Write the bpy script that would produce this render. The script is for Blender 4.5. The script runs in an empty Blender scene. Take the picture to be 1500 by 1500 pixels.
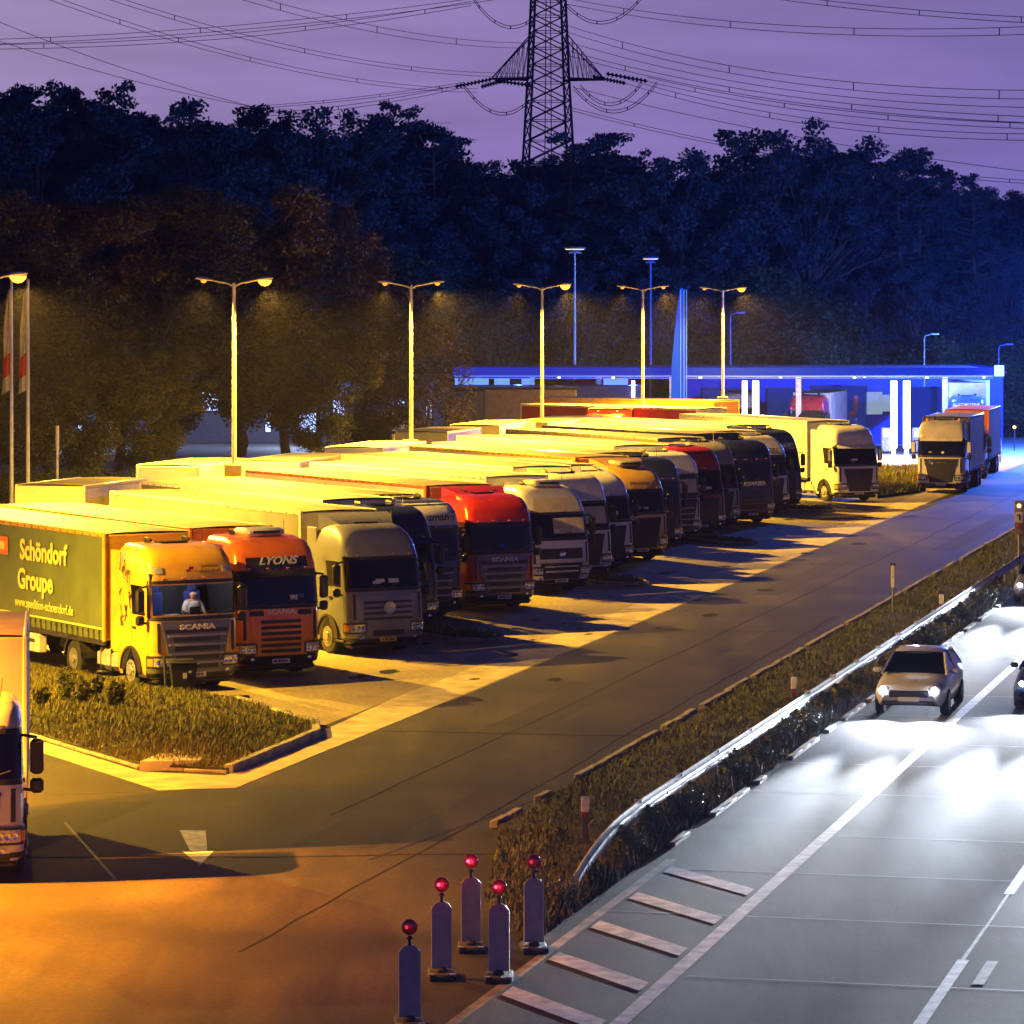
import bpy, math, random
import numpy as np
from mathutils import Vector, Matrix
sc = bpy.context.scene
COL = sc.collection
R = math.radians
# ---------------------------------------------------------------- camera
F = 5400.0; HZ = 440.0; H = 10.2          # focal length and horizon row in 1500 px units, eye height in metres
cd = bpy.data.cameras.new('camera'); cam = bpy.data.objects.new('camera', cd); COL.objects.link(cam)
cam.location = (0, 0, H); cam.rotation_euler = (R(90), 0, 0)
cd.sensor_width = 36; cd.lens = 36*F/1500; cd.shift_y = -(750-HZ)/1500; cd.clip_end = 6000; cd.clip_start = .5
sc.camera = cam
sc.view_settings.view_transform = 'Standard'; sc.view_settings.look = 'None'
sc.view_settings.exposure = 0; sc.view_settings.gamma = 1
# ---------------------------------------------------------------- world: dusk sky
wd = bpy.data.worlds.new('World'); sc.world = wd; wd.use_nodes = True
nt = wd.node_tree; nd = nt.nodes; lk = nt.links; nd.clear()
wo = nd.new('ShaderNodeOutputWorld'); bg = nd.new('ShaderNodeBackground'); lk.new(bg.outputs[0], wo.inputs[0])
tc = nd.new('ShaderNodeTexCoord'); sp = nd.new('ShaderNodeSeparateXYZ'); lk.new(tc.outputs['Generated'], sp.inputs[0])
rx = nd.new('ShaderNodeValToRGB'); mx = nd.new('ShaderNodeMapRange'); mx.inputs[1].default_value = -.2; mx.inputs[2].default_value = .2
lk.new(sp.outputs[0], mx.inputs[0]); lk.new(mx.outputs[0], rx.inputs[0])
e = rx.color_ramp.elements
e[0].position = 0; e[0].color = (.39, .30, .48, 1); e[1].position = 1; e[1].color = (.19, .16, .42, 1)
k = rx.color_ramp.elements.new(.5); k.color = (.30, .22, .47, 1)
rz = nd.new('ShaderNodeValToRGB'); lk.new(sp.outputs[2], rz.inputs[0])
e = rz.color_ramp.elements
e[0].position = 0; e[0].color = (.80, .78, 1.12, 1); e[1].position = 1; e[1].color = (.03, .05, .12, 1)
for p, c in ((.05, (.96, .93, 1.05, 1)), (.09, (1.0, 1.0, 1.0, 1)), (.22, (.30, .34, .54, 1)), (.36, (.06, .09, .18, 1))):
    k = rz.color_ramp.elements.new(p); k.color = c
ml = nd.new('ShaderNodeMix'); ml.data_type = 'RGBA'; ml.blend_type = 'MULTIPLY'; ml.inputs[0].default_value = 1
lk.new(rx.outputs[0], ml.inputs[6]); lk.new(rz.outputs[0], ml.inputs[7])
mp = nd.new('ShaderNodeMapping'); mp.inputs['Scale'].default_value = (7, 7, 60); mp.inputs['Rotation'].default_value = (0, R(3), 0)
nz = nd.new('ShaderNodeTexNoise'); nz.inputs['Scale'].default_value = 1.6; nz.inputs['Detail'].default_value = 5
lk.new(tc.outputs['Generated'], mp.inputs[0]); lk.new(mp.outputs[0], nz.inputs[0])
mr = nd.new('ShaderNodeMapRange'); mr.inputs[1].default_value = .3; mr.inputs[2].default_value = .7; mr.inputs[3].default_value = .88; mr.inputs[4].default_value = 1.12
lk.new(nz.outputs[0], mr.inputs[0])
m2 = nd.new('ShaderNodeVectorMath'); m2.operation = 'SCALE'; lk.new(ml.outputs[2], m2.inputs[0]); lk.new(mr.outputs[0], m2.inputs[3])
ry = nd.new('ShaderNodeValToRGB'); lk.new(sp.outputs[1], ry.inputs[0]); my = nd.new('ShaderNodeMapRange'); my.inputs[1].default_value = -1; my.inputs[2].default_value = 1
lk.new(sp.outputs[1], my.inputs[0]); lk.new(my.outputs[0], ry.inputs[0]); e = ry.color_ramp.elements      # the eastern sky behind the camera is already dark
e[0].position = .1; e[0].color = (.62, .72, .98, 1); e[1].position = .95; e[1].color = (1, 1, 1, 1)
m3 = nd.new('ShaderNodeMix'); m3.data_type = 'RGBA'; m3.blend_type = 'MULTIPLY'; m3.inputs[0].default_value = 1; lk.new(m2.outputs[0], m3.inputs[6]); lk.new(ry.outputs[0], m3.inputs[7])
lk.new(m3.outputs[2], bg.inputs[0]); bg.inputs[1].default_value = 1.0
# light settings used by the lamps below
SODIUM = (1.0, .53, .032); LAMP_W = 70000.0
COOL = (.30, .45, 1.0); HEAD_W = 98000.0; HAZE_D = .00014

# ---------------------------------------------------------------- frames
PHI = math.atan((2076-750)/F); SN, CS = math.sin(PHI), math.cos(PHI)
def G(px, py, z=0.0):
    Y = F*(H-z)/(py-HZ); return Vector(((px-750)/F*Y, Y, z))
def A(px, py, Y): return Vector(((px-750)/F*Y, Y, H-(py-HZ)/F*Y))
def Q(a, b, z=0.0): return Vector((a*SN+b*CS, a*CS-b*SN, z))   # along / across the road
def toQ(v): return (v.x*SN+v.y*CS, v.x*CS-v.y*SN)
rnd = random.Random(7)
# ---------------------------------------------------------------- materials
MATS = {}
def mat(name, col, rough=.6, metal=0.0, var=.15, scale=3.0, bump=0.0, bscale=40.0, coat=0.0, emit=None, es=0.0, spec=.5, det=6, var2=None, trans=0.0, alpha=1.0):
    if name in MATS: return MATS[name]
    m = bpy.data.materials.new(name); m.use_nodes = True; n = m.node_tree.nodes; l = m.node_tree.links
    p = n['Principled BSDF']
    p.inputs['Roughness'].default_value = rough; p.inputs['Metallic'].default_value = metal
    p.inputs['Coat Weight'].default_value = coat; p.inputs['Coat Roughness'].default_value = .08
    p.inputs['Specular IOR Level'].default_value = spec
    p.inputs['Transmission Weight'].default_value = trans
    t = n.new('ShaderNodeTexCoord'); no = n.new('ShaderNodeTexNoise'); no.inputs['Scale'].default_value = scale; no.inputs['Detail'].default_value = det
    l.new(t.outputs['Object'], no.inputs[0])
    r = n.new('ShaderNodeValToRGB'); l.new(no.outputs[0], r.inputs[0])
    c2 = var2 if var2 else tuple(c*(1-var) for c in col)
    c1 = col if var2 else tuple(min(1, c*(1+var*.5)) for c in col)
    r.color_ramp.elements[0].position = .32; r.color_ramp.elements[1].position = .68
    r.color_ramp.elements[0].color = (*c2, 1); r.color_ramp.elements[1].color = (*c1, 1)
    l.new(r.outputs[0], p.inputs['Base Color'])
    rr = n.new('ShaderNodeMapRange'); rr.inputs[3].default_value = max(0, rough-.08); rr.inputs[4].default_value = min(1, rough+.12)
    l.new(no.outputs[0], rr.inputs[0]); l.new(rr.outputs[0], p.inputs['Roughness'])
    if bump:
        nb = n.new('ShaderNodeTexNoise'); nb.inputs['Scale'].default_value = bscale; nb.inputs['Detail'].default_value = 4
        l.new(t.outputs['Object'], nb.inputs[0])
        b = n.new('ShaderNodeBump'); b.inputs['Strength'].default_value = bump; b.inputs['Distance'].default_value = .03
        l.new(nb.outputs[0], b.inputs['Height']); l.new(b.outputs[0], p.inputs['Normal'])
    if emit:
        p.inputs['Emission Color'].default_value = (*emit, 1); p.inputs['Emission Strength'].default_value = es
    MATS[name] = m; return m
def asphalt(name, c1, c2, patch, rough=.75, streak=True, grain=14.0, spec=.3, bmp=.35):
    m = bpy.data.materials.new(name); m.use_nodes = True; n = m.node_tree.nodes; l = m.node_tree.links
    p = n['Principled BSDF']; p.inputs['Specular IOR Level'].default_value = spec
    t = n.new('ShaderNodeTexCoord'); mp = n.new('ShaderNodeMapping'); mp.inputs['Rotation'].default_value = (0, 0, PHI)
    mp.inputs['Scale'].default_value = (1, .12 if streak else 1, 1)
    l.new(t.outputs['Object'], mp.inputs[0])
    a = n.new('ShaderNodeTexNoise'); a.inputs['Scale'].default_value = .55; a.inputs['Detail'].default_value = 7; a.inputs['Roughness'].default_value = .62
    l.new(mp.outputs[0], a.inputs[0])
    r = n.new('ShaderNodeValToRGB'); r.color_ramp.elements[0].position = .33; r.color_ramp.elements[1].position = .66
    r.color_ramp.elements[0].color = (*c1, 1); r.color_ramp.elements[1].color = (*c2, 1); l.new(a.outputs[0], r.inputs[0])
    b = n.new('ShaderNodeTexNoise'); b.inputs['Scale'].default_value = .16; b.inputs['Detail'].default_value = 5; l.new(t.outputs['Object'], b.inputs[0])
    rb = n.new('ShaderNodeMapRange'); rb.inputs[1].default_value = .42; rb.inputs[2].default_value = .62; l.new(b.outputs[0], rb.inputs[0])
    mxx = n.new('ShaderNodeMix'); mxx.data_type = 'RGBA'; l.new(rb.outputs[0], mxx.inputs[0]); l.new(r.outputs[0], mxx.inputs[6]); mxx.inputs[7].default_value = (*patch, 1)
    g = n.new('ShaderNodeTexNoise'); g.inputs['Scale'].default_value = grain; g.inputs['Detail'].default_value = 3; l.new(t.outputs['Object'], g.inputs[0])
    gr = n.new('ShaderNodeMapRange'); gr.inputs[1].default_value = .3; gr.inputs[2].default_value = .7; gr.inputs[3].default_value = .72; gr.inputs[4].default_value = 1.28; l.new(g.outputs[0], gr.inputs[0])
    v = n.new('ShaderNodeVectorMath'); v.operation = 'SCALE'; l.new(mxx.outputs[2], v.inputs[0]); l.new(gr.outputs[0], v.inputs[3])
    l.new(v.outputs[0], p.inputs['Base Color'])
    q = n.new('ShaderNodeMapRange'); q.inputs[3].default_value = rough-.14; q.inputs[4].default_value = rough+.14; l.new(a.outputs[0], q.inputs[0]); l.new(q.outputs[0], p.inputs['Roughness'])
    bm = n.new('ShaderNodeBump'); bm.inputs['Strength'].default_value = bmp; bm.inputs['Distance'].default_value = .02; l.new(g.outputs[0], bm.inputs['Height']); l.new(bm.outputs[0], p.inputs['Normal'])
    MATS[name] = m; return m
def emis(name, c, s):
    if name in MATS: return MATS[name]
    m = bpy.data.materials.new(name); m.use_nodes = True; n = m.node_tree.nodes; l = m.node_tree.links
    p = n['Principled BSDF']; p.inputs['Specular IOR Level'].default_value = .05; p.inputs['Base Color'].default_value = (*[min(1, x)*.12 for x in c], 1); p.inputs['Emission Color'].default_value = (*c, 1); p.inputs['Emission Strength'].default_value = s
    MATS[name] = m; return m
rubber = mat('rubber', (.025, .025, .027), .85, bump=.2)
rim_m = mat('rim_steel', (.42, .42, .43), .45, .7, var=.3, scale=8)
black = mat('black_plastic', (.022, .022, .025), .45, var=.3)
dark = mat('dark_steel', (.04, .04, .045), .55, .3, var=.4, scale=5)
glass = mat('dark_glass', (.004, .005, .010), .04, spec=.45, var=.0)
chrome = mat('polished_metal', (.62, .62, .64), .18, 1.0, var=.1)
galv = mat('galvanised', (.52, .52, .52), .5, .35, var=.35, scale=3)
white_paint = mat('white_paint', (.72, .71, .69), .5, var=.3, scale=5)
lampglass = mat('headlamp_glass', (.55, .57, .62), .08, .3, var=.5, scale=30, spec=.9)
amber = mat('amber_lens', (.8, .25, .02), .15)
redl = mat('red_lens', (.45, .01, .01), .15)
plate_m = mat('number_plate', (.75, .75, .72), .4, var=.1)
plate_y = mat('number_plate_yellow', (.78, .52, .04), .4, var=.1)
ink = mat('ink_black', (.02, .02, .02), .6)
concrete = mat('gutter_concrete', (.45, .39, .27), .85, var=.35, scale=1.5, bump=.3, bscale=25)
kerb_m = mat('kerb_stone', (.30, .28, .25), .85, var=.4, scale=2.5, bump=.4, bscale=20)
def paint(name, c, rough=.28, var=.14): return mat('paint_'+name, c, rough, 0, var=var, scale=1.7, coat=.5)
def tarp(name, c, var=.22): return mat('tarp_'+name, c, .5, 0, var=var, scale=1.1, bump=.25, bscale=3.0)
# ---------------------------------------------------------------- mesh helper
class MB:
    def __init__(s): s.v = []; s.f = []; s.m = []; s.mats = []; s.cur = 0
    def use(s, m):
        if m not in s.mats: s.mats.append(m)
        s.cur = s.mats.index(m); return s
    def add(s, vs, fs):
        o = len(s.v); s.v += [tuple(v) for v in vs]
        for f in fs: s.f.append(tuple(i+o for i in f)); s.m.append(s.cur)
        return s
    def box(s, cx, cy, cz, dx, dy, dz, bev=0.0, rz=0.0):
        hx, hy, hz = dx/2, dy/2, dz/2
        if bev > 0:
            b = min(bev, hx*.9, hy*.9, hz*.9); pts = []; 
            ring = [(hx-b, -hy), (hx, -hy+b), (hx, hy-b), (hx-b, hy), (-hx+b, hy), (-hx, hy-b), (-hx, -hy+b), (-hx+b, -hy)]
            rin = [(x*(1-b/hx), y*(1-b/hy)) for x, y in ring]
            for z, rg in ((-hz, rin), (-hz+b, ring), (hz-b, ring), (hz, rin)): pts += [(x, y, z) for x, y in rg]
            fs = [tuple(range(7, -1, -1)), tuple(range(24, 32))]
            for k in range(3):
                for i in range(8): j = (i+1) % 8; fs.append((k*8+i, k*8+j, k*8+8+j, k*8+8+i))
        else:
            pts = [(x, y, z) for z in (-hz, hz) for x, y in ((-hx, -hy), (hx, -hy), (hx, hy), (-hx, hy))]
            fs = [(3, 2, 1, 0), (4, 5, 6, 7), (0, 1, 5, 4), (1, 2, 6, 5), (2, 3, 7, 6), (3, 0, 4, 7)]
        c, sn = math.cos(rz), math.sin(rz)
        return s.add([(cx+x*c-y*sn, cy+x*sn+y*c, cz+z) for x, y, z in pts], fs)
    def tube(s, pts, r, n=8, r2=None, cap=True):
        pts = [Vector(p) for p in pts]; vs = []; N = len(pts)
        for i, p in enumerate(pts):
            d = (pts[min(i+1, N-1)]-pts[max(i-1, 0)]).normalized()
            u = d.cross(Vector((0, 0, 1)));
            if u.length < 1e-3: u = Vector((1, 0, 0))
            u.normalize(); w = d.cross(u); rr = r if r2 is None else r+(r2-r)*i/(N-1)
            for k in range(n): t = 2*math.pi*k/n; vs.append(p+u*math.cos(t)*rr+w*math.sin(t)*rr)
        fs = []
        for i in range(N-1):
            for k in range(n): j = (k+1) % n; fs.append((i*n+k, i*n+j, i*n+n+j, i*n+n+k))
        if cap: fs.append(tuple(range(n-1, -1, -1))); fs.append(tuple((N-1)*n+k for k in range(n)))
        return s.add(vs, fs)
    def lathe(s, prof, n=20, axis='z', o=(0, 0, 0)):
        vs = []; o = Vector(o)
        for r, h in prof:
            for k in range(n):
                t = 2*math.pi*k/n; a, b = r*math.cos(t), r*math.sin(t)
                vs.append(o+Vector((a, b, h) if axis == 'z' else ((h, a, b) if axis == 'x' else (a, h, b))))
        fs = []
        for i in range(len(prof)-1):
            for k in range(n): j = (k+1) % n; fs.append((i*n+k, i*n+j, i*n+n+j, i*n+n+k))
        fs.append(tuple(range(n-1, -1, -1))); fs.append(tuple((len(prof)-1)*n+k for k in range(n)))
        return s.add(vs, fs)
    def poly(s, pts, z=None):
        return s.add([(p[0], p[1], z if z is not None else p[2]) for p in pts], [tuple(range(len(pts)))])
    def prism(s, pts, z0, z1):
        n = len(pts); vs = [(p[0], p[1], z0) for p in pts]+[(p[0], p[1], z1) for p in pts]
        fs = [tuple(range(n-1, -1, -1)), tuple(range(n, 2*n))]+[(i, (i+1) % n, n+(i+1) % n, n+i) for i in range(n)]
        return s.add(vs, fs)
    def mesh(s, name, smooth=35):
        me = bpy.data.meshes.new(name); me.from_pydata(s.v, [], s.f)
        for m in s.mats: me.materials.append(m)
        if len(s.mats) > 1: me.polygons.foreach_set('material_index', s.m)
        if smooth:
            me.polygons.foreach_set('use_smooth', [True]*len(s.f)); me.update()
            try: me.set_sharp_from_angle(angle=R(smooth))
            except Exception: pass
        me.update(); return me
    def build(s, name, parent=None, m=None, smooth=35):
        if m is not None and not s.mats: s.mats = [m]
        return link(name, s.mesh(name, smooth), parent)
def link(name, data, parent=None, loc=None, rot=None):
    o = bpy.data.objects.new(name, data); COL.objects.link(o)
    if parent: o.parent = parent
    if loc is not None: o.location = loc
    if rot is not None: o.rotation_euler = rot
    return o
def tag(o, label=None, cat=None, group=None, kind=None):
    if label: o['label'] = label
    if cat: o['category'] = cat
    if group: o['group'] = group
    if kind: o['kind'] = kind
    return o
def thing(name, loc, rz, label, cat, group=None):
    o = link(name, None, None, loc, (0, 0, rz)); return tag(o, label, cat, group)
def clone(o, parent=None):
    c = o.copy(); COL.objects.link(c)
    if parent: c.parent = parent
    for ch in [x for x in bpy.data.objects if x.parent == o]: clone(ch, c)
    return c
def npmesh(name, V, Fq, mats, midx=None, smooth=False):
    me = bpy.data.meshes.new(name); nf, k = Fq.shape
    me.vertices.add(len(V)); me.vertices.foreach_set('co', V.astype(np.float32).ravel())
    me.loops.add(nf*k); me.loops.foreach_set('vertex_index', Fq.astype(np.int32).ravel())
    me.polygons.add(nf); me.polygons.foreach_set('loop_start', np.arange(0, nf*k, k, dtype=np.int32))
    for m in mats: me.materials.append(m)
    if midx is not None: me.polygons.foreach_set('material_index', midx.astype(np.int32))
    me.update(calc_edges=True); me.validate(); return me
def text(name, s, size, m, parent, loc, rot=(R(90), 0, 0), bold=0.0, ext=.006, align='CENTER', sx=1.0, shear=0.0, sp=1.0):
    c = bpy.data.curves.new(name, 'FONT'); c.body = s; c.size = size; c.extrude = ext; c.offset = bold; c.align_x = align; c.align_y = 'CENTER'; c.shear = shear; c.space_character = sp
    c.resolution_u = 3
    t = bpy.data.objects.new('tmp', c); COL.objects.link(t)
    bpy.context.view_layer.update()
    me = bpy.data.meshes.new_from_object(t.evaluated_get(bpy.context.evaluated_depsgraph_get()))
    bpy.data.objects.remove(t); bpy.data.curves.remove(c)
    me.name = name; me.materials.clear(); me.materials.append(m)
    o = link(name, me, parent, loc, rot); o.scale = (sx, 1, 1); return o
def lamp(name, kind, loc, energy, color, parent=None, radius=.12, **kw):
    d = bpy.data.lights.new(name, kind); d.energy = energy; d.color = color
    if kind in ('POINT', 'SPOT'): d.shadow_soft_size = radius
    for k_, v_ in kw.items(): setattr(d, k_, v_)
    return link(name, d, parent, loc)

# ================================================================ SETTING
def strip_mesh(name, b0, b1, a0, a1, z, m, kind='structure', n=1):
    mb = MB().use(m)
    for i in range(n):
        s0 = a0+(a1-a0)*i/n; s1 = a0+(a1-a0)*(i+1)/n
        mb.add([Q(s0, b0, z), Q(s0, b1, z), Q(s1, b1, z), Q(s1, b0, z)], [(0, 1, 2, 3)])
    o = mb.build(name, smooth=0); tag(o, kind=kind); return o
soil = asphalt('ground_soil', (.035, .04, .02), (.06, .06, .03), (.03, .045, .018), .95, False, 6)
g = MB().use(soil); g.add([(-2500, -300, 0), (2500, -300, 0), (2500, 5000, 0), (-2500, 5000, 0)], [(0, 1, 2, 3)])
tag(g.build('ground', smooth=0), kind='structure')
a_mw = asphalt('motorway_asphalt', (.010, .011, .013), (.110, .110, .115), (.028, .029, .032), .86, True, 16, .12, .14)
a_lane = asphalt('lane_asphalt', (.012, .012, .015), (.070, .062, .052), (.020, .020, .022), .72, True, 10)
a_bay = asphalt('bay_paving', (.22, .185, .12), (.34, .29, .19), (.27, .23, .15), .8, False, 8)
a_stn = asphalt('forecourt_concrete', (.22, .22, .22), (.30, .30, .30), (.26, .26, .26), .6, False, 6)
strip_mesh('motorway', -13.45, 16, 20, 900, .004, a_mw)
strip_mesh('service_road', -23.9, -13.45, 10, 330, .004, a_lane)
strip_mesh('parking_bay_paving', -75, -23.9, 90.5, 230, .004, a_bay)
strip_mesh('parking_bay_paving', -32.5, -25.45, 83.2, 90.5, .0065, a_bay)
strip_mesh('side_road', -75, -23.9, 30, 90.5, .004, a_lane)
strip_mesh('petrol_forecourt', -95, -23.9, 230, 330, .004, a_stn)
# gutter of concrete slabs along the bays, turning round the tip of the first island
def slabs(name, p0, p1, w, L=4.0, z=.012):
    p0, p1 = Vector(p0), Vector(p1); d = (p1-p0); n = max(1, round(d.length/L)); d.normalize(); t = Vector((d.y, -d.x, 0))
    mb = MB().use(concrete); step = (p1-p0).length/n
    for i in range(n):
        q0 = p0+d*(i*step+.012); q1 = p0+d*((i+1)*step-.012)
        mb.prism([q0, q0+t*w, q1+t*w, q1], 0, z+rnd.uniform(0, .003))
    return tag(mb.build(name, smooth=0), kind='structure')
slabs('gutter', Q(90.7, -25.45), Q(232, -25.45), 1.5)
I1 = [G(345, 1155), G(232, 1158), G(52, 1100), G(-90, 1058)]
I0 = [G(330, 1137), G(206, 1131), G(50, 1083), G(-90, 1045)]
mb = MB().use(concrete)
mb.prism([Q(90.7, -25.45), Q(90.7, -23.95), I1[0], I0[0]], 0, .013)
mb.prism([I0[0], I1[0], I1[1], I0[1]], 0, .0135)
mb.prism([I0[1], I1[1], I1[2], I0[2]], 0, .013)
mb.prism([I0[2], I1[2], I1[3], I0[3]], 0, .0135)
tag(mb.build('gutter', smooth=0), kind='structure')
# road markings
mk = mat('road_marking', (.62, .63, .66), .6, var=.5, scale=3)
mkw = mat('road_marking_worn', (.34, .34, .33), .7, var=.6, scale=2)
seam_m = mat('seam_sealant', (.30, .30, .30), .6, var=.5, scale=2)
def quadQ(mb, a0, a1, b0, b1, z=.009): mb.add([Q(a0, b0, z), Q(a0, b1, z), Q(a1, b1, z), Q(a1, b0, z)], [(0, 1, 2, 3)])
mb = MB().use(mk)
quadQ(mb, 30, 800, -11.05, -10.8)
for i in range(46): quadQ(mb, 51.5+i*12-12, 51.5+i*12-6.5, -6.9, -6.72)
for i in range(7):                                   # slanted hatching before the exit nose
    a = 46.5+i*3.0
    mb.add([Q(a, -13.05, .009), Q(a-2.2, -11.15, .009), Q(a-1.5, -11.15, .009), Q(a+.7, -13.05, .009)], [(0, 1, 2, 3)])
tag(mb.build('lane_markings', smooth=0), kind='structure')
mb = MB().use(mkw); quadQ(mb, 20, 66, -13.30, -13.12); quadQ(mb, 55, 57, -6.45, -6.27); tag(mb.build('worn_markings', smooth=0), kind='structure')
mb = MB().use(seam_m)
for i in range(60): a = 40+i*5+rnd.uniform(-1, 1); quadQ(mb, a, a+.05, -13.4 if i % 3 else -10.7, -3 if i % 2 else 5, .008)
for s0 in range(30, 200, 2): quadQ(mb, s0, s0+2, -6.83+rnd.uniform(-.02, .02)-.02, -6.79, .0075)
tag(mb.build('sealed_joints', smooth=0), kind='structure')
mb = MB().use(mk)                                    # arrow on the side road, pointing to the camera
c0 = G(280, 1217); c1 = G(288, 1247); tip = G(293, 1268)
mb.add([(c0.x-.22, c0.y, .009), (c1.x-.12, c1.y, .009), (c1.x+.2, c1.y, .009), (c0.x+.28, c0.y, .009)], [(0, 1, 2, 3)])
l_ = G(266, 1247); r_ = G(313, 1247)
mb.add([(l_.x, l_.y-.01, .009), (tip.x, tip.y, .009), (r_.x, r_.y-.01, .009)], [(0, 1, 2)])
tag(mb.build('arrow_marking', smooth=0), kind='structure')
# tyre marks and sealed cracks in the service road
mb = MB().use(mat('tar_crack', (.02, .02, .02), .5))
for (p, q) in (((50, 1163), (330, 1158)), ((95, 1205), (170, 1290)), ((540, 1260), (900, 1130))):
    P, T = G(*p), G(*q); n = 14
    for i in range(n):
        u, v = P.lerp(T, i/n), P.lerp(T, (i+1)/n); d = (v-u).normalized(); t = Vector((-d.y, d.x, 0))*.03
        mb.add([(*(u-t)[:2], .0085), (*(v-t)[:2], .0085), (*(v+t)[:2], .0085), (*(u+t)[:2], .0085)], [(0, 1, 2, 3)])
tag(mb.build('sealed_crack', smooth=0), kind='structure')
# islands and verge
turf = asphalt('turf_soil', (.025, .03, .014), (.05, .05, .025), (.032, .03, .018), .95, False, 12)
def mound(name, pts, hgt, inner=.75):
    c = sum((Vector(p) for p in pts), Vector())/len(pts); n = len(pts)
    rings = [[(p[0], p[1], 0) for p in pts], [(p[0], p[1], .12) for p in pts]]
    for k_, hh in ((.12, .18), (.45, hgt), (.8, hgt)):
        rings.append([tuple(Vector((p[0], p[1], 0)).lerp(Vector((c.x, c.y, 0)), k_)+Vector((0, 0, hh))) for p in pts])
    mb = MB().use(turf); vs = [v for r in rings for v in r]; fs = []
    for k_ in range(len(rings)-1):
        for i in range(n): j = (i+1) % n; fs.append((k_*n+i, k_*n+j, k_*n+n+j, k_*n+n+i))
    fs.append(tuple((len(rings)-1)*n+i for i in range(n)))
    mb.add(vs, fs); return tag(mb.build(name), kind='structure')
def kerb(name, pts, closed=True, w=.16, h=.14, L=1.0):
    mb = MB().use(kerb_m); n = len(pts)
    for i in range(n if closed else n-1):
        a, b = Vector((*pts[i][:2], 0)), Vector((*pts[(i+1) % n][:2], 0)); d = b-a; m = max(1, round(d.length/L)); st = d.length/m; d.normalize()
        for k_ in range(m):
            c = a+d*(k_+.5)*st; mb.box(c.x, c.y, h/2+rnd.uniform(-.01, .006), st-.015, w, h, .02, math.atan2(d.y, d.x)+rnd.uniform(-.01, .01))
    return tag(mb.build(name), kind='structure')
ISL = [G(*p) for p in ((335, 1133), (206, 1127), (50, 1080), (-90, 1040), (-90, 985), (60, 984), (230, 1013), (345, 1030), (462, 1066), (464, 1080))]
mound('grass_island', ISL, .30); kerb('kerb', ISL[:4], False, h=.08); kerb('kerb', ISL[7:]+ISL[:1], False, w=.2, h=.2)
fl = MB().use(mat('flat_kerb', (.42, .38, .30), .8, var=.2)); 
fl.prism([G(205, 1130), G(292, 1128), G(322, 1112), G(262, 1105)], 0, .215); tag(fl.build('kerb', smooth=0), kind='structure')
TD = Vector((-math.sin(R(30.3)), math.cos(R(30.3)), 0)); TX = Vector((TD.y, -TD.x, 0))  # back and right of a front-row truck
small_isl = []
for (px, py) in ((738, 940), (948, 857), (1108, 797), (1222, 750)):
    p = G(px, py); pts = [p, p+TX*.1+TD*.5, p-TX*.25+TD*9, p-TX*1.25+TD*9, p-TX*1.3+TD*.7, p-TX*.6]
    small_isl.append(pts); mound('grass_island', pts, .17); kerb('kerb', pts)
VG = [Q(57.5, -14.6), Q(62, -15.9), Q(69, -17.2), Q(300, -17.2), Q(300, -13.55), Q(58.5, -13.55)]
mb = MB().use(turf)
for i in range(60):
    a0 = 69+i*231/60; a1 = 69+(i+1)*231/60
    mb.add([Q(a0, -17.2, .1), Q(a0, -15.6, .22), Q(a0, -13.5, .02), Q(a1, -13.5, .02), Q(a1, -15.6, .22), Q(a1, -17.2, .1)], [(0, 1, 4, 5), (1, 2, 3, 4)])
mb.add([Q(69, -17.2, .1), Q(69, -15.6, .22), Q(69, -13.5, .02), Q(57, -13.9, .02), Q(60, -15.2, .02)], [(0, 4, 1), (4, 3, 1), (3, 2, 1)])
tag(mb.build('road_verge'), kind='structure')
mb = MB().use(kerb_m)
a = 69.0
while a < 230:
    L = rnd.uniform(.8, 1.1)
    if rnd.random() > (.12 if a > 80 else .45): c = Q(a+L/2, -17.28+rnd.uniform(-.03, .03)); mb.box(c.x, c.y, .08, .17, L-.02, .16+rnd.uniform(-.02, .02), .02, -PHI+rnd.uniform(-.02, .02))
    a += L
a = 66
while a < 200:
    L = rnd.uniform(.9, 1.6)
    if rnd.random() > .35: c = Q(a+L/2, -13.52); mb.box(c.x, c.y, .04, .15, L-.03, .10, .02, -PHI)
    a += L
tag(mb.build('kerb'), kind='structure')
mb = MB().use(turf)                                   # grass field behind the last bays and round the trees
for (p, q, r, s, z) in ((( 1285, 730), (1345, 722), (1345, 688), (1285, 690), .12),):
    mb.prism([G(*p), G(*q), G(*r), G(*s)], 0, z)
tag(mb.build('grass_island', smooth=0), kind='structure'); 
FARISL = [G(1285, 730), G(1345, 722), G(1345, 688), G(1285, 690)]
# grass blades -------------------------------------------------
def leafmat(name, cols, rough=.6):
    m = bpy.data.materials.new(name); m.use_nodes = True; n = m.node_tree.nodes; l = m.node_tree.links; p = n['Principled BSDF']
    gi = n.new('ShaderNodeNewGeometry'); r = n.new('ShaderNodeValToRGB'); l.new(gi.outputs['Random Per Island'], r.inputs[0])
    while len(r.color_ramp.elements) < len(cols): r.color_ramp.elements.new(.5)
    for i, c in enumerate(cols): r.color_ramp.elements[i].position = i/(len(cols)-1); r.color_ramp.elements[i].color = (*c, 1)
    l.new(r.outputs[0], p.inputs['Base Color']); p.inputs['Roughness'].default_value = rough; p.inputs['Specular IOR Level'].default_value = .25
    MATS[name] = m; return m
grass_m = leafmat('grass_blade', [(.07, .11, .02), (.12, .14, .03), (.20, .15, .06), (.13, .09, .035), (.09, .13, .025)])
dry_m = leafmat('verge_blade', [(.045, .06, .05), (.075, .085, .07), (.13, .13, .115), (.06, .07, .055)])
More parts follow.
